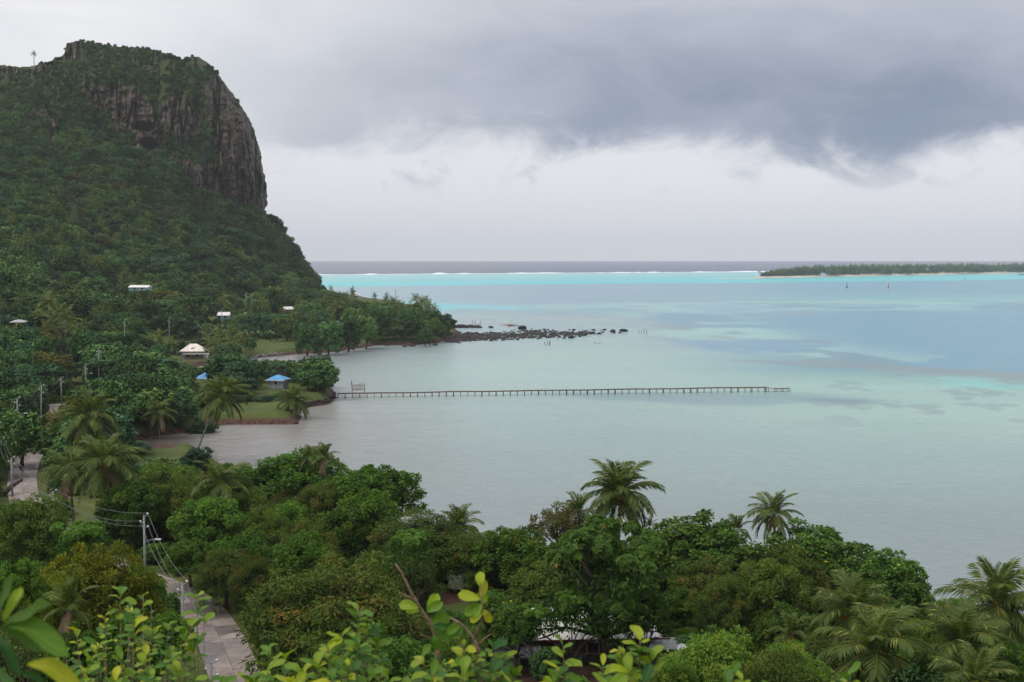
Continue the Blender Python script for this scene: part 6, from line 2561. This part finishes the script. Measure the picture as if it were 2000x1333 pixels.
# ------------------------------------------------------------------ banana plants
def banana_proto():
    e = empty('banana_plant')
    mb = MB()
    mb.tube([(0, 0, -0.2), (0.05, 0, 1.0), (0.02, 0, 2.1)], [0.16, 0.13, 0.08], 7)
    mb.build('stem', M['shrub_stem'], e, True)
    for i in range(8):
        a = i * 2.4
        r = np.random.RandomState(i)
        el0 = 1.25 - 0.1 * i
        n = 7
        mbv, f = [], []
        p = np.array([0.02, 0, 2.0])
        for k in range(n):
            t = k / (n - 1)
            ang = el0 - 1.35 * t ** 1.4
            wd = 0.30 * math.sin(math.pi * min(1, 0.08 + t * 0.9)) ** 0.6
            dr = np.array([math.cos(a) * math.cos(ang), math.sin(a) * math.cos(ang), math.sin(ang)])
            sd = np.array([-math.sin(a), math.cos(a), 0])
            mbv += [p + sd * wd + np.array([0, 0, -0.25 * wd]), p, p - sd * wd + np.array([0, 0, -0.25 * wd])]
            p = p + dr * 0.32
        for k in range(n - 1):
            q = k * 3
            f += [(q, q + 1, q + 4, q + 3), (q + 1, q + 2, q + 5, q + 4)]
        mb = MB()
        mb.add(mbv, f)
        mb.build('leaf', M['banana'], e, True)
    return e


M['banana'] = mat_simple('banana_leaf', C(0.11, 0.19, 0.04), C(0.06, 0.12, 0.028), 2.0, 0.5, 0.35, 0.1, rnd=0.25)
M['shrub_stem'] = mat_simple('banana_stem', C(0.12, 0.13, 0.05), C(0.07, 0.07, 0.03), 3.0, 0.7)
bp = banana_proto()
first = True
for (px, y, d) in [(396, 640, 520), (404, 643, 515), (412, 640, 525), (422, 645, 520), (440, 640, 530), (452, 642, 528), (462, 638, 540), (448, 632, 548), (474, 640, 535), (486, 646, 520), (500, 650, 520), (528, 655, 525), (540, 652, 530), (388, 636, 530), (515, 645, 540), (430, 630, 550), (470, 628, 560), (495, 634, 555), (45, 842, 238), (38, 850, 232)]:
    X = PX(px, d, 5)
    e = bp if first else copy_tree(bp)
    first = False
    e.location = (X, d, gz(X, d))
    s = rk.uniform(1.2, 1.8)
    e.scale = (s, s, s)
    e.rotation_euler = (0, 0, rk.uniform(0, 6.28))
    if px > 60:
        tag(e, 'banana plant in the patch below the teal-walled house', 'banana plant', 'banana patch below the teal-walled house')
    else:
        tag(e, 'banana plant by the lamp post at the road bend', 'banana plant', 'banana plants at the road bend')


# ------------------------------------------------------------------ the shrub leaves right before the viewer
def leaf_geo(seed, curl=0.25, wide=0.46):
    r = np.random.RandomState(seed)
    n, v, uv, q = 9, [], [], []
    ph, tw = r.rand() * 6, (r.rand() - 0.5) * 0.7
    for i in range(n):
        t = i / (n - 1)
        w = wide * 0.5 * ((t ** 0.8 * (1 - t ** 4.5)) ** 0.72 * 1.22 if 0 < t < 1 else 0.02)
        z = -curl * t * t + 0.03 * math.sin(t * 7 + ph)
        for k, s in enumerate((-1, -0.5, 0, 0.5, 1)):
            lift = abs(s) * 0.35 * w + 0.025 * math.sin(t * 11 + s * 3 + ph) * abs(s)
            v.append((t, s * w, z + lift + tw * s * w * t))
            uv.append((0.5 + s * 0.5, t))
    for i in range(n - 1):
        for k in range(4):
            a = i * 5 + k
            q.append((a, a + 5, a + 6, a + 1))
    return mesh_np('leaf', v, quads=q, uv=uv, smooth=True)


LEAF = {}
for mk in ('leaf_green', 'leaf_yellow', 'leaf_deep'):
    LEAF[mk] = []
    for s in range(4):
        me = leaf_geo(s + 5, 0.10 + 0.12 * s, 0.56 + 0.05 * s)
        me.materials.append(M[mk])
        LEAF[mk].append(me)
from mathutils import Matrix
rl = random.Random(31)


def put_leaf(parent, base, ax, nr, L, mk, ys=1.0):
    ax = np.array(ax, float)
    ax /= np.linalg.norm(ax)
    nr = np.array(nr, float)
    nr = nr - ax * np.dot(nr, ax)
    nr /= np.linalg.norm(nr) + 1e-9
    sd = np.cross(nr, ax)
    o = link(bpy.data.objects.new('leaf', rl.choice(LEAF[mk])), parent)
    m = Matrix(((ax[0], sd[0], nr[0], 0), (ax[1], sd[1], nr[1], 0), (ax[2], sd[2], nr[2], 0), (0, 0, 0, 1)))
    loc = np.array(base) - np.array(parent.location)
    o.matrix_local = Matrix.Translation(Vector([float(x) for x in loc])) @ m @ Matrix.Diagonal((L, L * ys, L, 1.0))
    return o


def sprig(parent, root, px, py, d, n, L, yel, rise=1.0, deep=0.0, stem=0.006, curve=0.0, toward=None):
    """a leafy shoot whose tip is at px,py"""
    tip = P(px, py, d)
    b = np.array(root, float)
    mid = b * 0.45 + tip * 0.55 + np.array([rl.uniform(-0.06, 0.06) + curve, rl.uniform(-0.05, 0.05), 0.0])
    mid[2] = b[2] * 0.5 + tip[2] * 0.5 - 0.05
    pts = []
    for i in range(8):
        t = i / 7
        pts.append(b * (1 - t) ** 2 + mid * 2 * t * (1 - t) + tip * t * t)
    loc = np.array(parent.location)
    mb = MB()
    mb.tube([p - loc for p in pts], [stem * (1 - 0.75 * i / 7) for i in range(8)], 5)
    mb.build('branch', M['twig'], parent, True)
    tdir = pts[-1] - pts[-3]
    tdir /= np.linalg.norm(tdir)
    for i in range(n):
        t = i / max(1, n - 1)
        p = tip - tdir * (L * 1.7 * (1 - t))
        a = i * 2.39996 + rl.uniform(-0.4, 0.4)
        r0 = np.cross(tdir, np.array([0.2, 0.3, 0.93]))
        r0 /= np.linalg.norm(r0)
        r1 = np.cross(tdir, r0)
        rd = r0 * math.cos(a) + r1 * math.sin(a)
        ax = rd * rl.uniform(0.75, 1.1) + tdir * (0.15 + 0.9 * t * rise) + np.array([rl.uniform(-0.3, 0.3), rl.uniform(-0.3, 0.3), rl.uniform(-0.45, 0.35)])
        nr = tdir * 0.8 + np.array([0, -0.25, 0.6]) - rd * 0.3 + np.array([rl.uniform(-0.3, 0.3), rl.uniform(-0.3, 0.3), 0])
        u = rl.random()
        mk = 'leaf_yellow' if u < yel else ('leaf_deep' if u < yel + deep else 'leaf_green')
        put_leaf(parent, p, ax, nr, L * rl.choice([0.6, 0.75, 0.95, 1.05, 1.2]), mk)


def shrub(label, px, d, sprigs, L, base_row=1500):
    X = PX(px, d, 38)
    g = gz(X, d)
    e = empty('citrus_shrub', (X, d, g))
    tag(e, label, 'shrub', None)
    root = (X, d, g)
    for s in sprigs:
        sprig(e, root, *s[:4], L, *s[4:])
    if len(sprigs) > 9:
        # side shoots fill the bush
        for s in sprigs:
            sprig(e, root, s[0] + rl.uniform(-28, 28), min(s[1] + rl.uniform(12, 46), 1345), s[2] + rl.uniform(0.1, 0.5), max(4, s[3] // 2), L * 0.9, 0.12, 1.0, 0.35)
    return e


# the nearest, out-of-focus leaves
X = PX(-60, 2.0, 39.3)
e = empty('citrus_shrub', (X, 2.0, gz(X, 2.0)))
tag(e, 'dark-leaved citrus shrub with long glossy leaves and a single yellow one', 'shrub')
loc = np.array(e.location)
st = [P(-60, 1500, 2.0), P(-30, 1380, 2.0), P(-12, 1270, 2.0), P(-6, 1190, 2.0)]
mb = MB()
mb.tube([np.array([0, 0, -0.1])] + [p - loc for p in st], [0.012, 0.010, 0.008, 0.006, 0.003], 6)
mb.build('branch', M['twig'], e, True)
for (bx, by, tx, ty, mk, dd, nz) in [(2, 1230, 96, 1174, 'leaf_deep', -0.03, (0.1, -0.35, 0.9)), (8, 1222, 116, 1226, 'leaf_green', -0.05, (0, -0.3, 1)), (-5, 1226, 108, 1278, 'leaf_deep', 0.02, (0.3, -0.5, 0.8)), (52, 1297, 142, 1306, 'leaf_yellow', -0.04, (0, -0.45, 0.9)),
                                     (-10, 1240, 40, 1310, 'leaf_deep', -0.03, (0.6, -0.7, 0.5)), (0, 1200, 22, 1122, 'leaf_deep', 0.03, (-0.5, -0.8, 0.3)), (5, 1215, 44, 1140, 'leaf_yellow', 0.05, (0.3, -0.9, 0.3)), (-20, 1300, 30, 1350, 'leaf_deep', -0.05, (0.2, -0.6, 0.8)),
                                     (-30, 1280, 20, 1240, 'leaf_deep', 0.06, (0, -0.6, 0.8)), (30, 1310, 110, 1345, 'leaf_deep', 0.04, (0.1, -0.5, 0.8)), (-20, 1330, 60, 1350, 'leaf_deep', 0.0, (0.1, -0.5, 0.8)), (-40, 1190, -6, 1130, 'leaf_deep', 0.02, (0.5, -0.8, 0.3))]:
    b, t = P(bx, by, 2.0), P(tx, ty, 2.0 + dd)
    put_leaf(e, b, t - b, nz, float(np.linalg.norm(t - b)), mk, 0.46)

# columns, rows, depth, leaves, yellow share, rise, deep share
shrub('bright citrus shrub with yellowing leaves filling the corner below the golden tree', 215, 5.6, [
    (235, 1160, 5.6, 12, 0.2), (280, 1165, 5.8, 5, 0.5), (150, 1238, 5.4, 7, 0.5), (205, 1205, 5.8, 8, 0.5), (262, 1222, 5.5, 9, 0.45), (190, 1262, 5.2, 9, 0.35), (300, 1232, 5.6, 10, 0.2), (238, 1290, 5.2, 11, 0.3),
    (330, 1222, 5.8, 8, 0.1, 1, 0.3), (335, 1275, 5.4, 11, 0.15), (285, 1282, 5.2, 11, 0.25), (170, 1310, 5.0, 10, 0.35), (225, 1330, 4.8, 11, 0.3), (300, 1322, 4.9, 12, 0.2), (350, 1312, 5.2, 11, 0.2), (115, 1285, 5.2, 8, 0.3), (140, 1325, 4.9, 9, 0.3),
    (270, 1250, 5.8, 9, 0.2, 1, 0.4), (200, 1240, 6.0, 9, 0.15, 1, 0.4), (380, 1330, 5.2, 10, 0.2), (255, 1195, 5.9, 7, 0.3), (175, 1290, 5.6, 9, 0.2, 1, 0.3), (320, 1300, 5.8, 10, 0.1, 1, 0.4)], 0.062)
shrub('slender upright citrus sprig in front of the roadside pole', 372, 6.0, [(384, 1166, 6.0, 10, 0.1), (372, 1215, 6.0, 7, 0.1), (398, 1205, 6.1, 4, 0.1), (378, 1262, 5.9, 9, 0.15), (360, 1240, 5.9, 7, 0.2)], 0.075)
shrub('citrus shrub with broad fresh leaves below the huge mango', 690, 4.9, [
    (700, 1195, 4.9, 14, 0.12), (665, 1240, 4.8, 10, 0.2), (735, 1250, 4.9, 11, 0.1, 1, 0.3), (640, 1262, 4.7, 10, 0.3), (700, 1258, 4.7, 12, 0.1, 1, 0.4), (745, 1285, 4.8, 10, 0.05, 1, 0.4), (680, 1300, 4.6, 12, 0.25, 1, 0.2), (620, 1300, 4.6, 11, 0.3), (590, 1310, 4.7, 10, 0.3),
    (720, 1318, 4.6, 11, 0.1, 1, 0.4), (650, 1330, 4.5, 11, 0.2, 1, 0.3), (570, 1335, 4.6, 10, 0.3), (760, 1330, 4.7, 9, 0.1, 1, 0.4)], 0.070)
shrub('small separate citrus shoot beside the wet road', 530, 5.0, [(525, 1268, 5.0, 8, 0.15), (556, 1290, 5.0, 5, 0.15), (520, 1318, 4.9, 8, 0.25), (490, 1328, 5.0, 8, 0.4)], 0.078)
shrub('low yellow-green leafy shoots at the foot of the wet road', 450, 5.2, [(480, 1330, 5.2, 9, 0.4), (440, 1338, 5.0, 9, 0.3), (410, 1335, 5.2, 8, 0.2), (505, 1340, 5.0, 8, 0.3)], 0.072)
# gaunt branching shrub with bare twigs
X = PX(870, 4.9, 38)
g = gz(X, 4.9)
e = empty('citrus_shrub', (X, 4.9, g))
tag(e, 'gaunt citrus shrub with bare reddish twigs and pale yellow top leaves', 'shrub')
root = np.array([X, 4.9, g])
loc = np.array(e.location)


def twig(pix, r0, r1):
    mb = MB()
    pts = [P(a, b, c) - loc for a, b, c in pix]
    mb.tube(pts, [r0 + (r1 - r0) * i / (len(pts) - 1) for i in range(len(pts))], 6)
    mb.build('branch', M['twig'], e, True)


twig([(862, 1420, 4.9), (858, 1333, 4.9), (854, 1262, 4.9), (843, 1220, 4.9), (822, 1190, 4.9), (800, 1152, 4.9), (786, 1122, 4.9), (772, 1101, 4.9)], 0.0125, 0.003)
twig([(822, 1192, 4.9), (806, 1170, 4.88), (782, 1158, 4.86)], 0.006, 0.002)
twig([(850, 1252, 4.9), (832, 1243, 4.9), (822, 1240, 4.9)], 0.004, 0.002)
twig([(955, 1420, 4.7), (940, 1333, 4.7), (935, 1270, 4.7), (925, 1245, 4.7), (900, 1218, 4.7), (880, 1207, 4.7)], 0.0125, 0.003)
twig([(926, 1248, 4.7), (940, 1215, 4.7), (962, 1188, 4.7)], 0.008, 0.003)
twig([(934, 1262, 4.7), (948, 1246, 4.7), (960, 1238, 4.7)], 0.006, 0.002)
twig([(938, 1222, 4.7), (942, 1180, 4.7), (938, 1140, 4.7)], 0.005, 0.002)
for (bx, by, tx, ty, mk, dd) in [(940, 1148, 937, 1126, 'leaf_yellow', 4.7), (938, 1172, 898, 1160, 'leaf_yellow', 4.68), (940, 1165, 946, 1146, 'leaf_yellow', 4.72), (941, 1182, 908, 1195, 'leaf_green', 4.7), (942, 1180, 930, 1200, 'leaf_green', 4.66), (944, 1196, 920, 1212, 'leaf_yellow', 4.7),
                                 (944, 1190, 952, 1204, 'leaf_yellow', 4.7), (930, 1162, 952, 1172, 'leaf_yellow', 4.72), (838, 1196, 852, 1162, 'leaf_yellow', 4.9), (834, 1196, 858, 1178, 'leaf_green', 4.88), (836, 1198, 842, 1170, 'leaf_deep', 4.92),
                                 (818, 1188, 782, 1178, 'leaf_green', 4.86), (822, 1192, 796, 1194, 'leaf_yellow', 4.9), (845, 1225, 880, 1250, 'leaf_green', 4.86), (842, 1218, 872, 1205, 'leaf_green', 4.9), (844, 1222, 868, 1225, 'leaf_deep', 4.86), (858, 1240, 878, 1222, 'leaf_green', 4.9),
                                 (850, 1212, 862, 1195, 'leaf_deep', 4.92), (848, 1240, 850, 1252, 'leaf_green', 4.85), (900, 1222, 880, 1232, 'leaf_green', 4.7), (906, 1226, 886, 1244, 'leaf_green', 4.7)]:
    b, t = P(bx, by, dd), P(tx, ty, dd + rl.uniform(-0.03, 0.03))
    put_leaf(e, b, t - b, (rl.uniform(-0.4, 0.4), -0.8, 0.5), max(0.065, float(np.linalg.norm(t - b)) * 1.1), mk)
for s in [(905, 1262, 4.7, 12, 0.35, 1, 0.2), (930, 1285, 4.6, 10, 0.3, 1, 0.3), (962, 1265, 4.8, 9, 0.2, 1, 0.3), (985, 1285, 4.8, 10, 0.15, 1, 0.3), (870, 1300, 4.7, 10, 0.1, 1, 0.4), (825, 1285, 4.9, 8, 0.1, 1, 0.3), (905, 1318, 4.5, 11, 0.2, 1, 0.4), (960, 1318, 4.6, 11, 0.2, 1, 0.4), (845, 1322, 4.6, 11, 0.1, 1, 0.4), (1005, 1312, 4.8, 9, 0.25, 1, 0.2), (1000, 1338, 4.6, 9, 0.2), (800, 1335, 4.8, 8, 0.1, 1, 0.3)]:
    sprig(e, root, *s[:4], 0.066, *s[4:])
shrub('citrus shoot with upright oval leaves before the house yard', 1095, 4.6, [(1100, 1262, 4.6, 9, 0.15), (1092, 1312, 4.5, 9, 0.2, 1, 0.3), (1080, 1335, 4.5, 8, 0.3)], 0.078)
shrub('large-leaved bright citrus spray in front of the almond tree', 1215, 4.1, [(1250, 1252, 4.1, 11, 0.35), (1215, 1275, 4.1, 12, 0.3), (1178, 1300, 4.0, 11, 0.4), (1270, 1285, 4.1, 9, 0.3), (1230, 1315, 4.0, 11, 0.3), (1190, 1335, 3.9, 10, 0.4), (1260, 1335, 4.0, 8, 0.2, 1, 0.3)], 0.072)
shrub('lone dark-leaved citrus tip before the pale feathery shrub', 1430, 4.6, [(1430, 1305, 4.6, 10, 0.1, 1, 0.3), (1420, 1338, 4.5, 9, 0.1, 1, 0.4)], 0.08)
shrub('single glossy leaf shoot below the young palm', 1650, 5.2, [(1655, 1322, 5.2, 8, 0.2), (1640, 1342, 5.1, 7, 0.2)], 0.075)
shrub('little green leaf cluster beside the pale feathery shrub', 1490, 4.8, [(1450, 1330, 4.8, 6, 0.2), (1500, 1345, 4.8, 6, 0.2)], 0.07)

# ------------------------------------------------------------------ the humid air
mb = MB()
mb.box(-21500, 21500, -420, 13400, -6.4, 262)
m_, t_, o_ = new_mat('haze_air')
pv = t_.add('ShaderNodeVolumePrincipled')
pv.inputs['Color'].default_value = (0.93, 0.95, 1.0, 1)
pv.inputs['Density'].default_value = 0.65e-4
pv.inputs['Anisotropy'].default_value = 0.1
t_.l.new(pv.outputs[0], o_.inputs['Volume'])
tag(mb.build('haze', m_), 'thin humid haze filling the air over the lagoon', 'haze', kind='stuff')
